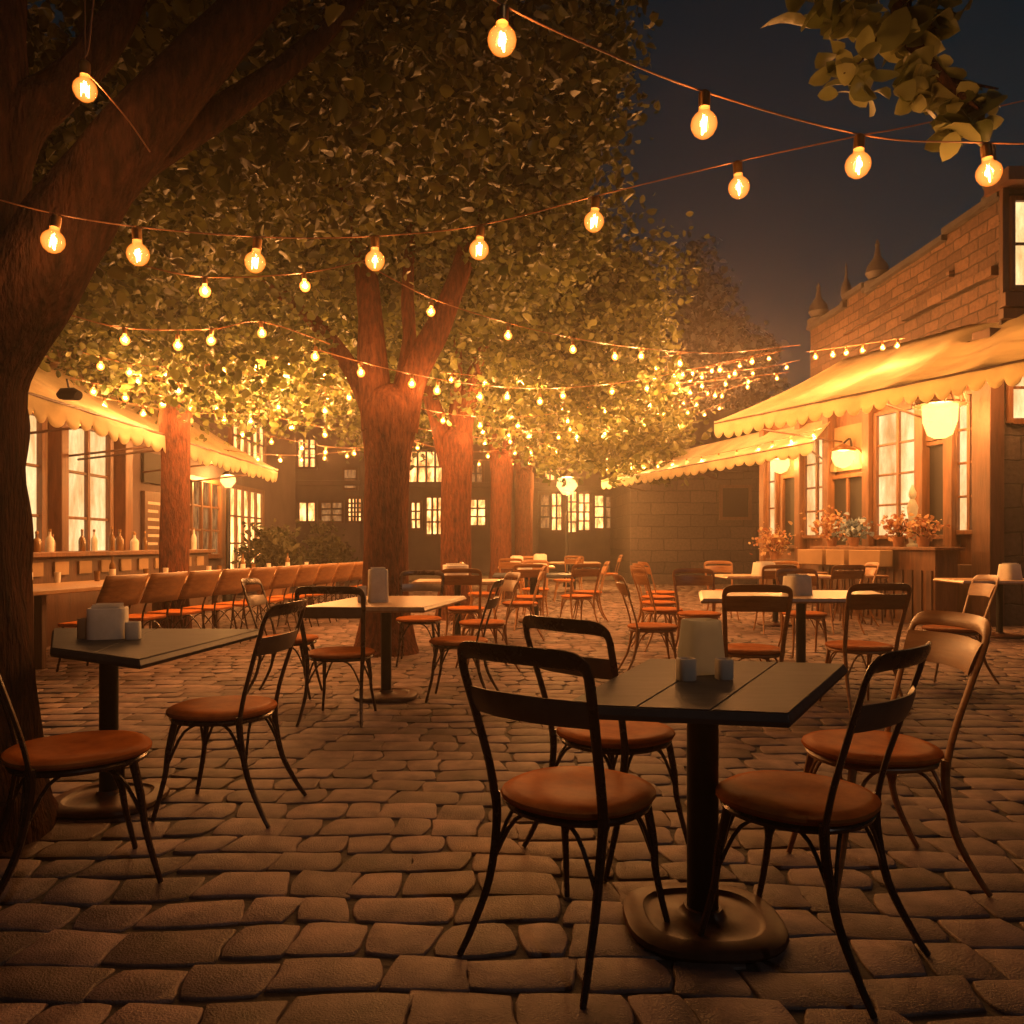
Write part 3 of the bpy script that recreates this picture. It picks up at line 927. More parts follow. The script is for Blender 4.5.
# small sign board in the dark doorway
b = MB(); b.lathe([(.3, 0), (.3, .03)], n=20); ob = b.v[:]
b.v = [FP(u_px(937) + x, .08 + z, 3.02 + y * .45) for x, y, z in ob]
b.build('sign_plate', M['timber'], cafe)


def lamp_light(name, loc, watts, parent=None, r=.1, col=(1, .56, .24)):
    ld = bpy.data.lights.new(name, 'POINT')
    ld.energy = watts * 2.4
    ld.color = col
    ld.shadow_soft_size = r
    o = bpy.data.objects.new(name, ld)
    COL.objects.link(o)
    if parent is not None:
        o.parent = parent
        O = Vector(parent_origin(parent))
        o.location = Vector(loc) - O
    else:
        o.location = loc
    return o


def globe_mat():
    m, nt, p = nodes_of('opal_globe')
    L = nt.links.new
    tr = N(nt, 'ShaderNodeBsdfTransparent'); tr.inputs['Color'].default_value = (.8, .62, .35, 1)
    em = N(nt, 'ShaderNodeEmission'); em.inputs['Color'].default_value = (1, .6, .2, 1); em.inputs['Strength'].default_value = 1.5
    ad = N(nt, 'ShaderNodeAddShader'); L(tr.outputs[0], ad.inputs[0]); L(em.outputs[0], ad.inputs[1])
    L(ad.outputs[0], nt.nodes['Material Output'].inputs['Surface'])
    return m


M['opal'] = globe_mat()


def wall_lamp(u, d, h, r, label, watts):
    c = Vector(FP(u, d, h))
    t = thing('wall_lamp', FP(u, 0.2, h), label, 'lamp', 'lamps on the cafe front')
    b = MB(); b.lathe([(r * .15, -r), (r * .7, -r * .75), (r, -r * .1), (r * .95, r * .5), (r * .6, r * .8)], tuple(c), 20); b.build('globe', M['opal'], t)
    b = MB(); b.lathe([(r * 1.05, r * .55), (r * 1.1, r * .62), (r * .5, r * 1.05), (r * .12, r * 1.25)], tuple(c), 20); b.build('cap', M['brass'], t)
    b = MB(); b.tube(smooth_path([FP(u, .1, h + r * .4), FP(u, d * .5, h + r * 1.7), (c.x, c.y, c.z + r * 1.2)], 5), .02, 6); b.build('bracket', M['iron'], t)
    lamp_light('lamp_light', tuple(c), watts, t, r * .6)
    return t


# large counter lantern with a slatted brown hood
u = u_px(940)
c = at(940, 416, 11.9)
t = thing('lantern', tuple(c), 'largest glowing cafe lantern with a fluted brown hood beside the counter', 'lamp', 'lamps on the cafe front')
r = .235
b = MB(); b.lathe([(.08, -.33), (.17, -.28), (r, -.08), (r * 1.04, .16)], tuple(c), 24); b.build('globe', M['opal'], t)
b = MB()
b.lathe([(.36, .16), (.37, .19), (.30, .34), (.12, .44), (.03, .52)], tuple(c), 28)
for i in range(20):
    a = 2 * PI * i / 20
    b.tube([(c.x + .375 * math.cos(a), c.y + .375 * math.sin(a), c.z + .15), (c.x + .31 * math.cos(a), c.y + .31 * math.sin(a), c.z + .35)], .018, 5)
b.build('hood', M['timber'], t)
b = MB(); b.tube(smooth_path([(c.x, c.y, c.z + .5), (c.x + .2, c.y + .15, c.z + .62), FP(u - .1, .12, c.z + .5)], 5), .025, 6); b.build('bracket', M['iron'], t)
lamp_light('lamp_light', tuple(c), 75, t, .13)
wall_lamp(u_px(857), .3, h_px(855, 458), .2, 'round glowing lamp above the arched cafe door', 48)
wall_lamp(u_px(793), .3, h_px(791, 465), .19, 'round glowing lamp at the far end of the cafe front', 42)

# counter with boxes and stools
t = thing('serving_counter', FP(2.2, .8, 0), 'timber serving counter with box planters in front of the cafe windows', 'counter')
uA, uB = u_px(985), u_px(857)
b = MB(); b.box(uA - .1, uB, .45, 1.0, 1.12, 1.17, FP); b.build('worktop', M['timber'], t, bevel=.008)
b = MB(); b.box(uA, uB - .1, .5, .9, 0, 1.12, FP); b.build('front_panel', M['timber'], t)
for i in range(14):
    uu = uA + (uB - .1 - uA) * (i + .5) / 14
    b = MB(); b.box(uu - .05, uu + .05, .902, .925, .05, .82, FP); b.build('slat', M['timber_dark'], t)
GP = 'planter boxes along the counter edge'
for x0, x1, w in ((857, 884, 'farthest from the corner post'), (888, 908, 'the middle one'), (913, 947, 'nearest the corner post')):
    u1, u0 = u_px(x0), u_px(x1)
    b = MB(); b.box(u0, u1, 1.02, 1.26, .86, 1.12, FP)
    tag(b.build('planter_box', M['plaster'], bevel=.01), f'pale wooden box on the counter front, {w}', 'planter', GP)
stool = thing('bar_stool', (0, 0, 0), 'stool', 'stool', local=True)
b = MB(); b.lathe([(.15, .7), (.165, .71), (.165, .735), (.14, .745), (0, .742)], n=18); b.build('seat', M['timber'], stool)
for sx, sy in ((1, 1), (1, -1), (-1, 1), (-1, -1)):
    b = MB(); b.tube([(sx * .09, sy * .09, .7), (sx * .16, sy * .16, 0)], .015, 6); b.build('leg', M['timber_dark'], stool)
b = MB(); b.lathe([(.125, .3), (.14, .3), (.14, .315), (.125, .315)], n=16); b.build('footrest', M['timber_dark'], stool)
for i, w in enumerate(('nearest the corner post', 'second from the corner post', 'third from the corner post', 'fourth from the corner post', 'last, by the arched door')):
    o = stool if i == 0 else copy_tree(stool)
    o.location = FP(uA + .5 + i * .72, 1.5, 0)
    tag(o, f'round wooden bar stool at the serving counter, {w}', 'stool', 'stools at the serving counter')


def flowers(p, r, n, label, mt='flower', name='flower_pot'):
    t = thing(name, p, label, 'plant', 'flower pots on the cafe counter')
    b = MB(); b.lathe([(.07, 0), (.1, .14), (.105, .16), (.09, .16)], p, 14); b.build('pot', M['clay'], t)
    c = np.array(p) + np.array([0, 0, .16 + r * .7]) + RNG.normal(size=(n, 3)) * np.array([r, r, r * .75]) * .55
    c[:, 2] = np.maximum(c[:, 2], p[2] + .12)
    leaves_mesh('blossoms', M[mt], t, c, .07, .8)
    st = MB()
    for i in range(9):
        e = c[i]
        st.tube([(p[0], p[1], p[2] + .1), ((p[0] + e[0]) / 2, (p[1] + e[1]) / 2, (p[2] + e[2]) / 2 + .08), tuple(e)], .006, 4)
    st.build('stems', M['shrub'], t)


flowers(FP(u_px(866), .72, 1.17), .3, 260, 'bushy potted flowers at the arched door end of the counter')
flowers(FP(u_px(889), .72, 1.17), .22, 180, 'pale potted flowers before the double cafe window', 'leaf_grey')
flowers(FP(u_px(936), .72, 1.17), .24, 200, 'potted flowers before the dark cafe doorway')
flowers(FP(u_px(962), .72, 1.17), .2, 160, 'rounded orange potted plant next to the corner post')
flowers(FP(u_px(800), .6, .9), .3, 240, 'flowers in a pot below the farthest cafe lamp')
p = FP(u_px(945), .62, 1.17)
t = thing('figurine', p, 'slim pale figurine standing among flowers before the dark doorway', 'figurine')
b = MB(); b.lathe([(.08, 0), (.09, .03), (.05, .06), (.075, .25), (.06, .45), (.085, .62), (.05, .72), (.03, .76)], p, 16); b.build('body', M['ceramic'], t)
b = MB(); b.lathe([(.03, .75), (.055, .8), (.055, .86), (.03, .92), (.01, .98)], p, 14); b.build('head', M['ceramic'], t)

# brick storey above and behind the cafe
up = thing('brick_building', (7.6, 12, 0), 'old brick upper building with pinnacles rising behind the cream awning', 'building')


def BP(z, d, h):            # along the brick flank; d to the right (into the house)
    return (8.08 - .059 * z + d, z, h)


b = MB()
prof = [(12.0, 6.42), (13.4, 6.40), (13.404, 6.30), (16.1, 6.26), (16.104, 6.38), (16.9, 6.38), (16.904, 6.22), (18.7, 6.2)]
for (z0, h0), (z1, h1) in zip(prof[:-1], prof[1:]):
    b.hexa([BP(z0, 0, 0), BP(z0, 3.2, 0), BP(z1, 3.2, 0), BP(z1, 0, 0), BP(z0, 0, h0), BP(z0, 3.2, h0), BP(z1, 3.2, h1), BP(z1, 0, h1)])
b.build('wall', M['brick'], up)
b = MB()
for (z0, h0), (z1, h1) in zip(prof[:-1], prof[1:]):
    b.hexa([BP(z0, -.1, h0 + .003), BP(z0, .3, h0 + .003), BP(z1, .3, h1 + .003), BP(z1, -.1, h1 + .003), BP(z0, -.1, h0 + .1), BP(z0, .3, h0 + .1), BP(z1, .3, h1 + .1), BP(z1, -.1, h1 + .1)])
b.build('cornice', M['roof'], up)
b = MB()
b.box(12.1, 14.6, -.12, -.003, 5.28, 5.42, BP); b.box(13.2, 16.9, -.09, -.003, 5.62, 5.72, BP)
b.build('string_course', M['brick'], up)
for z, s in ((12.4, .8), (15.9, 1.15), (17.2, .6), (18.55, 1.15)):
    c = BP(z, .12, 6.5 if z < 13 else 6.32)
    b = MB(); b.lathe([(.2 * s, -.1), (.22 * s, .1), (.13 * s, .16), (.2 * s, .28), (.17 * s, .42), (.06 * s, .6), (.03 * s, .8), (.045 * s, .84), (.012 * s, .95)], c, 12); b.build('pinnacle', M['roof'], up)
# gable end turned to the camera, with its bright windows
b = MB(); b.box(7.3, 13, 11.93, 11.998, 0, 6.5); b.build('gable_wall', M['darkstone'], up)
b = MB(); b.box(7.25, 13, 11.75, 11.925, 4.72, 4.92); b.box(7.25, 13, 11.8, 11.925, 4.55, 4.7); b.box(7.2, 13, 11.6, 12.2, 6.505, 6.7); b.build('cornice', M['timber_dark'], up)
b = MB(); b.box(7.27, 7.36, 11.85, 11.925, 4.93, 6.49); b.build('corner_board', M['timber_dark'], up)
for (x0, x1, z0, z1) in ((7.45, 8.6, 5.05, 6.3), (7.42, 8.3, 3.08, 4.0)):
    f = MB()
    f.box(x0 - .07, x0, 11.83, 11.927, z0 - .07, z1 + .07); f.box(x1, x1 + .07, 11.83, 11.927, z0 - .07, z1 + .07)
    f.box(x0, x1, 11.835, 11.927, z1, z1 + .07); f.box(x0, x1, 11.83, 11.927, z0 - .09, z0)
    f.box(x0, x1, 11.87, 11.927, (z0 + z1) / 2 - .02, (z0 + z1) / 2 + .02); f.box((x0 + x1) / 2 - .025, (x0 + x1) / 2 + .025, 11.86, 11.927, z0, z1)
    fo = f.build('window', M['timber'], up, bevel=.006); sub(fo, up)
    p = MB(); p.box(x0, x1, 11.90, 11.926, z0, z1); p.build('pane', M['pane'], fo)


# ------------------------------------------------------------------ awnings
def awning(name, label, F0, F1, B0, B1, sag, valance, scal, group, arms=True, nu=40, nv=12):
    """F0-F1 front edge, B0-B1 wall edge"""
    F0, F1, B0, B1 = map(Vector, (F0, F1, B0, B1))
    t = thing(name, tuple((F0 + B0) / 2), label, 'awning', group)
    n_bay = max(2, int((F1 - F0).length / 1.1))

    def fn(u, v):
        p = F0.lerp(F1, u).lerp(B0.lerp(B1, u), v)
        s = sag * math.sin(PI * v) * (.55 + .45 * abs(math.sin(PI * u * n_bay))) + .05 * (1 - v) * abs(math.sin(PI * u * n_bay))
        return (p.x, p.y, p.z - s)
    b = MB(); b.grid(fn, nu, nv); b.build('canopy', M['canvas'], t, solid=.012)
    out = (F0 + F1) / 2 - (B0 + B1) / 2
    out.z = 0; out.normalize()
    nsc = scal

    def vf(u, v):
        p = F0.lerp(F1, u) + out * .012
        drop = valance * (.62 + .38 * abs(math.sin(PI * u * nsc)) ** .6)
        s = .05 * abs(math.sin(PI * u * n_bay))
        w = .02 * math.sin(u * nsc * 2.3)
        return (p.x + out.x * w * v, p.y + out.y * w * v, p.z - s + .015 - drop * v)
    b = MB(); b.grid(vf, scal * 8, 3); b.build('valance', M['canvas'], t, solid=.008)
    b = MB(); b.tube([tuple(F0 - Vector((0, 0, .03))), tuple(F1 - Vector((0, 0, .03)))], .022, 8); b.build('front_bar', M['timber_dark'], t)
    if arms:
        for u in (.03, .5, .97):
            f = F0.lerp(F1, u); w = B0.lerp(B1, u)
            b = MB(); b.tube([(f.x, f.y, f.z - .05), (w.x, w.y, f.z - .25)], .018, 6); b.build('arm', M['timber_dark'], t)
    return t


GA = 'cream awnings around the square'
awning('awning', 'large glowing cream awning with scalloped edge over the timber cafe front', (3.6, 14.2, 3.38), (6.6, 9.2, 3.5), (6.35, 15.3, 4.75), (7.95, 11.25, 4.72), .12, .3, 26, GA)
awning('awning', 'low narrow cream awning leading from the cafe to the dark stone house', (2.6, 23.2, 3.05), (5.5, 14.6, 3.1), (3.9, 24.2, 3.75), (6.3, 15.6, 3.75), .06, .25, 26, GA)
awning('awning', 'steep cream awning above the lit double doors, next to the big trunk', (-4.75, 7.6, 2.72), (-4.7, 11.6, 2.72), (-6.45, 7.6, 3.75), (-6.45, 11.6, 3.75), .1, .26, 14, GA)
awning('awning', 'far cream awning beyond the stubby trunk above the bar shelves', (-4.75, 11.75, 2.72), (-4.75, 16.2, 2.72), (-6.45, 11.75, 3.7), (-6.45, 16.2, 3.7), .08, .26, 16, GA)

# ------------------------------------------------------------------ bar house beside the big trunk
lh = thing('bar_building', (-6.6, 12, 0), 'bar house with tall lit double doors behind the steep cream awning', 'building')
b = MB(); b.box(-9, -6.5, 6.5, 13.4, 0, 5.2); b.build('wall', M['plaster'], lh)
b = MB(); b.box(-9, -6.5, 13.42, 24, 0, 5.2); b.build('wall', M['mauve'], lh)


def side_window(y0, y1, z0, z1, cols, rows, mt, frame='timber', name='window', x=-6.5):
    f = MB(); w = .1
    f.box(x + .002, x + .1, y0 - w, y0, z0 - w, z1 + w); f.box(x + .002, x + .1, y1, y1 + w, z0 - w, z1 + w)
    f.box(x + .002, x + .095, y0, y1, z1, z1 + w); f.box(x + .002, x + .11, y0, y1, z0 - w, z0)
    for i in range(1, cols):
        yy = y0 + (y1 - y0) * i / cols; f.box(x + .002, x + .08, yy - .035, yy + .035, z0, z1)
    for j in range(1, rows):
        zz = z0 + (z1 - z0) * j / rows; f.box(x + .002, x + .065, y0, y1, zz - .02, zz + .02)
    fo = f.build(name, M[frame], lh, bevel=.006); sub(fo, lh)
    p = MB(); p.box(x + .002, x + .02, y0, y1, z0, z1); p.build('pane', M[mt], fo)


side_window(11.55, 12.75, .25, 2.95, 2, 4, 'pane', name='double_door')
side_window(9.6, 10.9, .25, 2.95, 2, 4, 'pane', name='double_door')
side_window(15.6, 17.6, 1.0, 2.5, 4, 3, 'pane_dim')
side_window(18.2, 20.6, .6, 2.5, 5, 3, 'pane_far')
side_window(18.4, 20.8, 3.2, 4.3, 5, 2, 'pane_far')
for y0, y1 in ((11.2, 11.38), (13.05, 13.3)):
    b = MB(); b.box(-6.498, -6.3, y0, y1, 0, 3.2); b.build('post', M['timber'], lh, bevel=.01)
b = MB(); b.box(-6.495, -6.42, 14.0, 14.7, .95, 2.15); bo = b.build('menu_board', M['timber_dark'], lh, bevel=.01); sub(bo, lh)
b = MB()
for i in range(7):
    z = 1.05 + i * .145
    b.box(-6.418, -6.414, 14.1, 14.1 + random.uniform(.35, .5), z, z + .05)
b.build('menu_lines', M['chalkmark'], bo)
b = MB(); b.box(-6.495, -6.44, 14.0, 14.75, 2.3, 2.85); b.build('notice_plate', M['chalk'], lh, bevel=.01)
# speaker-like spotlight under the awning corner
c = at(69, 394, 7.4)
t = thing('spotlight', tuple(c), 'dark oval spotlight hanging at the tip of the steep awning', 'spotlight')
b = MB(); b.tube([(c.x - .1, c.y, c.z - .02), (c.x - .06, c.y, c.z), (c.x + .04, c.y, c.z + .0), (c.x + .1, c.y - .02, c.z - .02)], [.03, .055, .06, .045], 14); b.build('housing', M['iron'], t)
b = MB(); b.tube([(c.x, c.y, c.z + .05), (c.x - .02, c.y, c.z + .14)], .01, 6); b.build('mount', M['iron'], t)
# bar counter in front of the doors
t = thing('bar_counter', (-6.0, 11, 0), 'dark bar counter with pale niches in front of the tall double doors', 'counter')
b = MB(); b.box(-6.1, -5.4, 8.2, 14.6, 1.06, 1.12); b.build('worktop', M['timber'], t, bevel=.008)
b = MB(); b.box(-6.05, -5.5, 8.3, 14.5, 0, 1.06); b.build('front_panel', M['timber_dark'], t)
for i in range(11):  # pale plaster plates stand for the counter niches
    b = MB(); y = 8.5 + i * .54; b.box(-5.498, -5.47, y, y + .3, .84, 1.0); b.build('niche', M['plaster'], t)
GBB = 'bottles and jars on the bar counter'
for i in range(16):
    y = 8.8 + i * .36
    x = -5.75 + random.uniform(-.15, .15)
    hh = random.uniform(.18, .36)
    t = thing('bottle', (x, y, 1.12), 'glass bottle on the dark bar counter before the lit doors', 'bottle', GBB, local=True)
    b = MB(); r = random.uniform(.035, .06); b.lathe([(r, 0), (r * 1.03, hh * .55), (r * .8, hh * .68), (r * .35, hh * .8), (r * .34, hh)], n=12); b.build('glass', M['bottle'] if i % 3 else M['paper'], t)
    b = MB(); b.lathe([(r * .4, hh + .001), (r * .4, hh + .03), (r * .3, hh + .035)], n=10); b.build('stopper', M['brass'], t)
# low hedge plants between bar and far street
GS = 'dark shrubs by the far side of the bar'
for x, y, r, lb in ((-5.0, 16.5, .55, 'dark rounded shrub before the far bar window, nearest the stubby trunk'), (-5.3, 18.2, .7, 'dark rounded shrub before the brightest bar window'), (-4.7, 20.2, .6, 'dark rounded shrub at the street end of the bar house')):
    t = thing('shrub', (x, y, 0), lb, 'shrub', GS)
    P = clumps([(x, y, .95, r, r, .65, 1)], 60, 14, .13, .3)
    leaves_mesh('foliage', M['shrub'], t, P, .11)
    b = MB(); b.tube([(x, y, 0), (x, y, .5), (x + .05, y, .9)], [.05, .04, .02], 8); b.build('stem', M['bark_dark'], t)
    b = MB(); b.lathe([(.2, 0), (.28, .36), (.3, .4), (.26, .4)], (x, y, 0), 16); b.build('planter', M['clay'], t)

# ------------------------------------------------------------------ houses closing the square
def front_house(name, label, x0, x1, y, hgt, mt, wins, group=None, dep=6, roof=True, awn=None):
    t = thing(name, ((x0 + x1) / 2, y, 0), label, 'building', group)
    b = MB(); b.box(x0, x1, y, y + dep, 0, hgt); b.build('wall', M[mt], t)
    b = MB(); b.box(x0 - .12, x1 + .12, y - .22, y - .003, hgt - .3, hgt); b.box(x0 - .05, x1 + .05, y - .12, y - .003, 3.4, 3.6); b.build('cornice', M[mt], t, bevel=.02)
    if roof:
        b = MB(); b.hexa([(x0 - .3, y - .3, hgt + .003), (x1 + .3, y - .3, hgt + .003), (x1 + .3, y + dep + .3, hgt + .003), (x0 - .3, y + dep + .3, hgt + .003),
                          (x0 + .8, y + dep * .5 - .1, hgt + 1.8), (x1 - .8, y + dep * .5 - .1, hgt + 1.8), (x1 - .8, y + dep * .5 + .1, hgt + 1.8), (x0 + .8, y + dep * .5 + .1, hgt + 1.8)])
        b.build('roof', M['roof'], t)
    for (px0, px1, py0, py1, cols, rows, pm) in wins:
        a = at(px0, py0, y); c = at(px1, py1, y)
        xa, xb, zt, zb = a.x, c.x, a.z, max(c.z, .1)
        f = MB(); w = .09
        f.box(xa - w, xa, y - .09, y - .002, zb - w, zt + w); f.box(xb, xb + w, y - .09, y - .002, zb - w, zt + w)
        f.box(xa, xb, y - .085, y - .002, zt, zt + w); f.box(xa, xb, y - .11, y - .002, zb - w, zb)
        for i in range(1, cols):
            xx = xa + (xb - xa) * i / cols; f.box(xx - .04, xx + .04, y - .07, y - .002, zb, zt)
        for j in range(1, rows):
            zz = zb + (zt - zb) * j / rows; f.box(xa, xb, y - .06, y - .002, zz - .03, zz + .03)
        fo = f.build('window', M['timber_dark'], t); sub(fo, t)
        p = MB(); p.box(xa, xb, y - .02, y - .002, zb, zt); p.build('pane', M[pm], fo)
    return t


GH = 'houses closing the far side of the square'
front_house('town_house', 'mauve town house with small lit windows behind the stubby trunk', -12.2, -5.7, 30, 10.5, 'mauve',
            [(300, 315, 503, 521, 2, 1, 'pane_far'), (322, 342, 503, 521, 2, 3, 'pane_dim'), (349, 361, 499, 521, 4, 5, 'pane_far'), (299, 315, 440, 467, 3, 3, 'pane_far'), (345, 356, 470, 488, 1, 2, 'pane_dim'), (250, 272, 462, 476, 4, 2, 'pane_far')], GH)
front_house('town_house', 'brown town house with a tall lit shopfront between the russet trunk and second trunk', -5.6, 1.0, 31, 9.2, 'brown',
            [(409, 444, 452, 482, 4, 2, 'pane_far'), (412, 420, 503, 528, 2, 3, 'pane_far'), (427, 443, 498, 534, 3, 3, 'pane_far'), (470, 485, 500, 525, 2, 3, 'pane_far'), (470, 482, 465, 482, 2, 2, 'pane_dim'), (375, 383, 470, 489, 1, 2, 'pane_far')], GH)
front_house('town_house', 'low arcaded house with rows of bright windows under the glowing street lamp', 1.1, 5.2, 33, 6.0, 'brown',
            [(541, 549, 495, 528, 1, 3, 'pane_dim'), (552, 561, 494, 530, 2, 3, 'pane_far'), (566, 576, 492, 532, 2, 4, 'pane_far'), (579, 589, 494, 530, 2, 4, 'pane_far'), (595, 603, 496, 528, 1, 3, 'pane_far'), (606, 614, 497, 528, 1, 3, 'pane_dim'), (545, 560, 470, 480, 3, 1, 'pane_far')], GH)
front_house('stone_house', 'dark stone house with one framed window at the end of the aisle', 3.6, 9.0, 24.3, 3.9, 'darkstone', [(722, 748, 488, 517, 1, 1, 'black')], GH, 5)
front_house('town_house', 'dim house seen past the end of the bar house', -22, -12.4, 29, 8.5, 'mauve', [], GH)
front_house('town_house', 'dim house behind the grey green tree', 5.3, 16, 37, 6.5, 'brown', [], GH)


def street_lamp(p, label, watts, r=.22):
    t = thing('street_lamp', (p.x, p.y, 0), label, 'street lamp', 'lamps on the far street')
    b = MB(); b.lathe([(.12, 0), (.1, .3), (.05, .4), (.04, p.z - r * 1.1)], (p.x, p.y, 0), 12); b.build('post', M['iron'], t)
    b = MB(); b.lathe([(r * .4, -r), (r, -r * .2), (r * .9, r * .5), (r * .4, r * .8)], tuple(p), 16); b.build('globe', M['opal'], t)
    b = MB(); b.lathe([(r * .95, r * .6), (r * .5, r), (r * .1, r * 1.3)], tuple(p), 16); b.build('cap', M['iron'], t)
    lamp_light('lamp_light', tuple(p), watts, t, r * .7)


street_lamp(at(567, 484, 22.8), 'brightest street lamp, glowing between the last trunk and the dark stone house', 560, .3)
street_lamp(at(228, 480, 17), 'small bright globe lamp beyond the stubby trunk', 110, .16)

# ------------------------------------------------------------------ strings of lights
bm_far = MB(); bm_far.lathe([(.014, .058), (.02, .045), (.038, .025), (.0455, -.004), (.041, -.03), (.024, -.05), (.004, -.056)], n=14)
BULB_ME = None


def bulb(root, p, cable_z, watts, near):
    """bulb hanging from the cable; glass centre at p"""
    o = Vector(root['_o'])
    global BULB_ME
    key = 'bulb' if near else 'bulb_far'
    if BULB_ME is None:
        BULB_ME = {}
    if key not in BULB_ME:
        tmp = MB()
        n = 22 if near else 12
        prof = [(.002, -.043), (.017, -.0395), (.031, -.029), (.0405, -.012), (.043, .003), (.0395, .019), (.03, .032), (.019, .041), (.017, .056)]
        tmp.lathe(prof, n=n)
        g_ = tmp.build('light_bulb', M['bulb' if near else 'bulb_far'])
        s_ = MB(); s_.lathe([(.018, .055), (.019, .066), (.019, .098), (.012, .106)], n=12 if near else 8)
        so = s_.build('socket', M['brass'])
        fo = None
        if near:
            f_ = MB()
            f_.tube([(-.012, 0, -.026), (-.014, 0, .018), (-.004, 0, -.022), (.004, 0, .02), (.013, 0, -.024), (.012, .003, .02)], .003, 6)
            fo = f_.build('filament', M['filament'])
        BULB_ME[key] = (g_.data, so.data, fo.data if fo else None)
        for x in (g_, so, fo):
            if x: bpy.data.objects.remove(x)
    gd, sd, fd = BULB_ME[key]
    g_ = bpy.data.objects.new('light_bulb', gd); COL.objects.link(g_); g_.parent = root; g_.location = Vector(p) - o
    g_.rotation_euler = (random.uniform(-.1, .1), random.uniform(-.1, .1), random.uniform(0, 6))
    s_ = bpy.data.objects.new('socket', sd); COL.objects.link(s_); s_.parent = g_
    if fd:
        f_ = bpy.data.objects.new('filament', fd); COL.objects.link(f_); f_.parent = g_
    ld = bpy.data.lights.new('bulb_light', 'POINT'); ld.energy = watts * (.4 if near else (1.5 if p[1] < 9.6 else (4.1 if p[1] < 17 else 3.2))); ld.color = (1, .43, .148); ld.shadow_soft_size = .016 if near else .024
    lo = bpy.data.objects.new('bulb_light', ld); COL.objects.link(lo); lo.parent = g_
    return g_


NB = 0


def string(label, cab, bulbs, watts, near=False, group='strings of bulbs over the square', auto=None):
    """cab: cable points (px,py,depth); bulbs: (px,py) of each bulb, or auto = number spread evenly"""
    global NB
    P = [at(*c) for c in cab]
    path = smooth_path(P, 8)
    t = thing('string_lights', tuple(P[len(P) // 2]), label, 'string lights', group)
    b = MB(); b.tube(path, .0032 if near else .006, 6)
    A_ = np.array(path)
    pxs = CX + A_[:, 0] / A_[:, 1] * F
    spots = []
    if auto:
        d = np.concatenate([[0], np.cumsum(np.linalg.norm(np.diff(A_, axis=0), axis=1))])
        for i in range(auto):
            s = d[-1] * (i + .5 + random.uniform(-.18, .18)) / auto
            spots.append((np.array([np.interp(s, d, A_[:, k_]) for k_ in range(3)]), None))
    else:
        for (bx, by) in bulbs:
            i = int(np.argmin(np.abs(pxs - bx)))
            z = float(np.interp(bx, pxs, A_[:, 1])) if pxs[0] < pxs[-1] else A_[i, 1]
            zc = float(np.interp(bx, pxs, A_[:, 2])) if pxs[0] < pxs[-1] else A_[i, 2]
            spots.append((np.array([(bx - CX) * z / F, z, zc]), at(bx, by, z).z))
    for c, bz in spots:
        if bz is None or bz > c[2] - .105:
            bz = c[2] - .108
        if c[2] - bz > .12:
            b.tube([tuple(c), (c[0], c[1], bz + .1)], .003, 5)
        bulb(t, (c[0], c[1], bz), c[2], watts, near)
        NB += 1
    b.build('cable', M['cable'], t)
    return t


string('nearest string with four big bulbs crossing the night sky', [(180, -190, 2.2), (480, -8, 2.35), (600, 50, 2.45), (705, 92, 2.6), (858, 134, 2.75), (960, 142, 2.8), (1100, 138, 2.9), (1400, 90, 3.0)],
       [(502, 30), (704, 114), (858, 155), (989, 168)], 11.0, True)
string('long sagging string from the big trunk across to the leafy bough', [(-140, 150, 2.95), (0, 200, 3.0), (130, 226, 3.1), (290, 238, 3.4), (420, 233, 3.5), (500, 221, 3.5), (600, 195, 3.4), (740, 161, 3.25), (858, 136, 3.2), (930, 122, 3.15), (1200, 60, 3.1)],
       [(53, 228), (138, 242), (255, 253), (375, 252), (479, 240), (594, 215), (739, 178)], 8.0, True)
string('short single bulb cord dangling beside the big limb', [(100, -60, 3.0), (93, 5, 3.0), (88, 50, 3.0), (80, 66, 3.0), (98, 84, 3.02), (128, 120, 3.1), (150, 152, 3.2)], [(85, 90)], 9.0, True)
string('string sloping down from the russet trunk to the cafe awning', [(362, 262, 7.5), (431, 298, 7.8), (508, 323, 8.5), (573, 338, 9.3), (640, 348, 10.5), (720, 353, 12.2), (800, 345, 14)],
       [(431, 312), (508, 336), (573, 350), (615, 357), (641, 356), (680, 364), (720, 370), (752, 362)], 11)
string('string tied round the russet fork running level to the cafe', [(318, 350, 8.3), (361, 362, 8.35), (412, 374, 8.5), (480, 385, 9.4), (560, 388, 10.8), (650, 378, 12.5), (770, 352, 14.2)],
       [(361, 373), (412, 381), (437, 391), (480, 397), (507, 397), (540, 402), (563, 396), (612, 392), (647, 389), (690, 380), (735, 374)], 11)
string('string under the crown between the big trunk and the russet trunk', [(60, 312, 6.8), (125, 328, 7.0), (211, 329, 7.3), (262, 322, 7.6), (330, 344, 8.1)], [(125, 338), (178, 346), (211, 338), (262, 331), (315, 357)], 10)
string('short high string with two bulbs in the leaves before the russet trunk', [(130, 262, 5.6), (205, 277, 5.9), (310, 272, 6.3), (385, 255, 6.8)], [(205, 289), (305, 283)], 8)
string('string drooping from the stubby trunk past the second trunk', [(170, 360, 10.3), (283, 380, 10.4), (349, 390, 11), (443, 413, 12), (518, 417, 13), (568, 411, 14), (650, 396, 15.5), (740, 372, 15)],
       [(283, 388), (325, 411), (349, 398), (443, 421), (480, 426), (518, 426), (568, 421), (605, 411), (650, 406), (690, 393), (715, 396)], 14)
BK = 'crowded strings of bulbs under the far crowns'
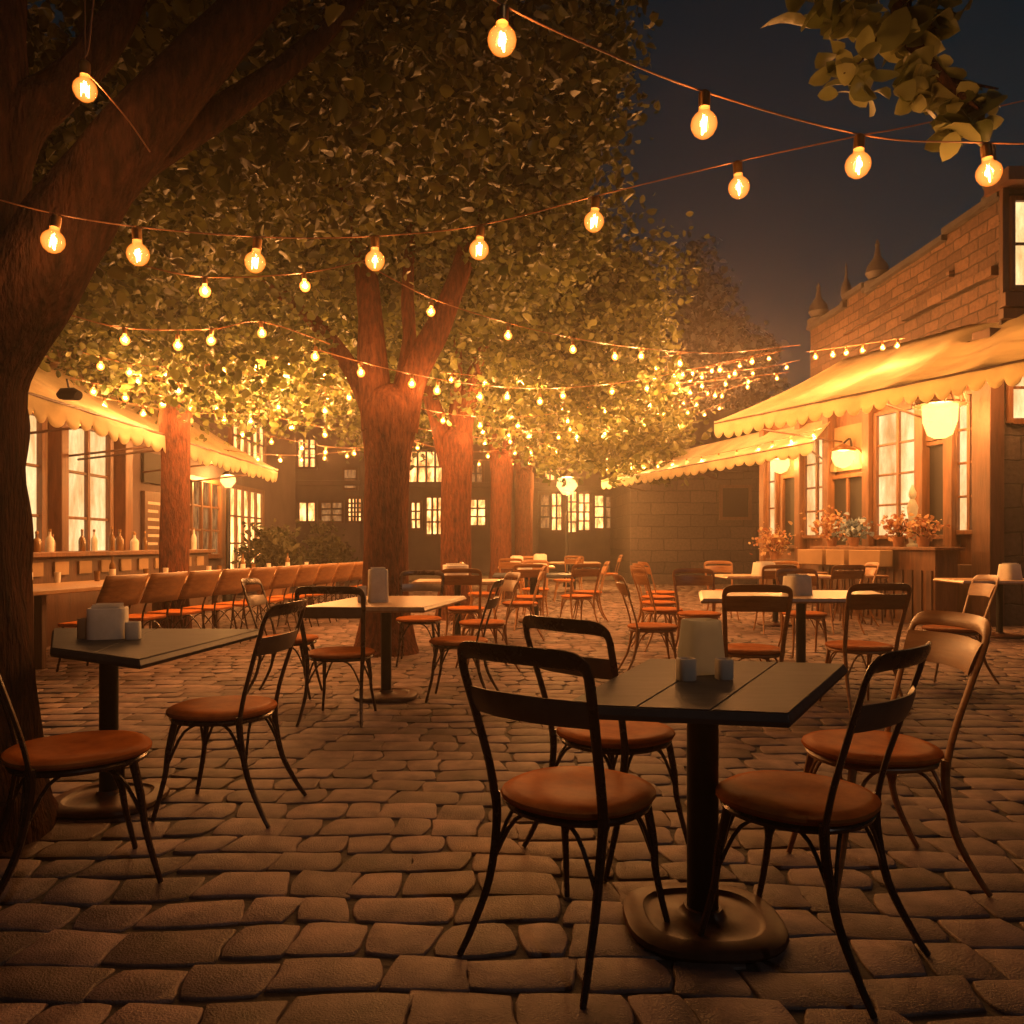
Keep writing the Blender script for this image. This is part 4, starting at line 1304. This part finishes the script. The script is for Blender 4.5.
far = [([(90, 395, 10.5), (180, 412, 11), (260, 415, 11.5), (335, 430, 12)], 7, 'string of bulbs in front of the far cream awning'),
       ([(120, 368, 9.5), (200, 385, 10), (300, 372, 10.5), (365, 362, 11)], 7, 'string of bulbs half lost in leaves above the stubby trunk'),
       ([(400, 438, 16), (470, 452, 17), (560, 440, 18), (640, 415, 19), (720, 385, 20)], 11, 'string of tiny bulbs between the second trunk and the grey green tree'),
       ([(420, 395, 13.5), (500, 408, 14.5), (590, 400, 16), (690, 375, 17)], 9, 'string of tiny bulbs through the leaves above the slim trunk'),
       ([(470, 460, 20), (540, 458, 21), (610, 440, 22), (690, 418, 22)], 9, 'low string of tiny bulbs over the last distant table'),
       ([(560, 425, 17), (620, 420, 18), (690, 402, 18), (760, 378, 17)], 8, 'string of tiny bulbs ending above the awning tip'),
       ([(600, 395, 16), (660, 385, 16.5), (720, 380, 17), (790, 372, 17)], 8, 'string of tiny bulbs in front of the grey green tree'),
       ([(640, 360, 16), (700, 372, 17), (760, 368, 18), (800, 360, 18)], 6, 'highest short string of tiny bulbs by the grey green tree'),
       ([(380, 420, 12.5), (440, 432, 13.5), (500, 438, 15), (545, 425, 16)], 6, 'short string of bulbs between the second and third trunks')]
far += [([(80, 352, 9), (150, 366, 9.4), (240, 362, 9.8), (330, 348, 10.2)], 8, 'string of bulbs through the leaves over the steep awning'),
        ([(70, 378, 9.2), (140, 392, 10), (215, 402, 11), (300, 398, 12), (345, 385, 12.5)], 9, 'string of bulbs crossing just above the top of the stubby trunk'),
        ([(230, 425, 13), (290, 440, 14), (350, 448, 15), (420, 440, 16)], 7, 'low string of bulbs in front of the mauve town house'),
        ([(180, 440, 14), (240, 452, 15), (300, 455, 16.5), (360, 450, 18)], 7, 'lowest string of tiny bulbs beyond the stubby trunk'),
        ([(440, 372, 12), (520, 378, 13), (600, 368, 14), (690, 352, 15)], 9, 'string of bulbs halfway up the crown of the second trunk'),
        ([(470, 425, 15), (540, 432, 16), (610, 428, 17), (700, 405, 18)], 10, 'string of bulbs under the crown of the slim V trunk'),
        ([(520, 448, 18), (590, 445, 19), (650, 432, 20), (730, 400, 21)], 10, 'string of bulbs reaching the tip of the low narrow awning'),
        ([(600, 378, 15), (660, 372, 16), (720, 365, 17), (785, 350, 17)], 8, 'string of bulbs rising towards the pinnacled brick building')]
for cab, n, lb in far:
    string(lb, cab, None, 9, auto=n, group=BK)
GAW = 'strings of tiny lamps on the awnings'
string('string of tiny lamps lying across the top of the large cream awning', [(806, 352, 13.4), (850, 346, 13.2), (905, 338, 12.6)], None, 8, auto=6, group=GAW)
string('string of tiny lamps hung along the low narrow awning', [(600, 466, 23.1), (660, 462, 20.2), (720, 453, 17.9), (770, 442, 16.2), (822, 428, 14.4)], None, 8, auto=14, group=GAW)

string('unseen string of tiny lamps added under the large cream awning', [(CX + F * x / y, HY - F * (z - CH) / y, y) for x, y, z in ((4.9, 14.5, 3.75), (5.8, 12.9, 3.7), (7.2, 10.4, 3.75))], None, 20, auto=7, group=GAW)  # added, hidden behind the valance, to light the awning cloth from below
string('string of tiny lamps strung under the steep awning by the double doors', [(CX + F * x / y, HY - F * (z - CH) / y, y) for x, y, z in ((-5.3, 7.8, 2.85), (-5.25, 9.8, 2.78), (-5.3, 11.5, 2.85))], None, 5, auto=5, group=GAW)
string('string of tiny lamps strung under the far cream awning', [(CX + F * x / y, HY - F * (z - CH) / y, y) for x, y, z in ((-5.3, 12.0, 2.85), (-5.25, 14, 2.78), (-5.3, 16, 2.85))], None, 6, auto=5, group=GAW)

# ------------------------------------------------------------------ air, sky, moonlight, camera
hz = MB(); hz.box(-50, 50, -8, 62, -1.2, 17)
m, nt, p = nodes_of('haze_air')
nt.nodes.remove(p)
pv = N(nt, 'ShaderNodeVolumePrincipled')
pv.inputs['Color'].default_value = (1.0, .88, .76, 1)
pv.inputs['Density'].default_value = .0034
pv.inputs['Anisotropy'].default_value = .8
nt.links.new(pv.outputs[0], nt.nodes['Material Output'].inputs['Volume'])
tag(hz.build('haze', m), kind='stuff')

W = bpy.data.worlds.new('World')
S.world = W
W.use_nodes = True
nt = W.node_tree
sky = nt.nodes.new('ShaderNodeTexSky')
sky.sky_type = 'NISHITA'
sky.sun_disc = False
sky.sun_elevation = math.radians(-3.5)
sky.sun_rotation = math.radians(20)
sky.altitude = 0
bg = nt.nodes['Background']
bg.inputs['Strength'].default_value = .12
tint = nt.nodes.new('ShaderNodeVectorMath')
tint.operation = 'MULTIPLY'
tint.inputs[1].default_value = (.05, 1.1, 1.2)
nt.links.new(sky.outputs[0], tint.inputs[0])
nt.links.new(tint.outputs[0], bg.inputs['Color'])

sd = bpy.data.lights.new('moon', 'SUN')
sd.energy = .1
sd.angle = math.radians(.5)
sd.color = (1.0, .96, .9)
so = bpy.data.objects.new('moon', sd)
COL.objects.link(so)
so.rotation_euler = (math.radians(48), 0, math.radians(35))

cd = bpy.data.cameras.new('camera')
cam = bpy.data.objects.new('camera', cd)
COL.objects.link(cam)
cam.location = (0, 0, CH)
cam.rotation_euler = (PI / 2, 0, 0)
cd.sensor_width = 36
cd.lens = F / 1024 * 36
cd.shift_y = (HY - 512) / 1024
cd.clip_start = .05
cd.clip_end = 500
S.camera = cam

S.view_settings.view_transform = 'Standard'
S.view_settings.look = 'None'
S.view_settings.exposure = 0.05
S.view_settings.gamma = 1
S.cycles.use_light_tree = True
S.cycles.use_denoising = True
S.cycles.max_bounces = 6
S.cycles.diffuse_bounces = 3
S.cycles.glossy_bounces = 2
S.cycles.transmission_bounces = 3
S.cycles.volume_bounces = 0
S.cycles.transparent_max_bounces = 12
S.cycles.sample_clamp_indirect = 4
print('bulbs', NB)
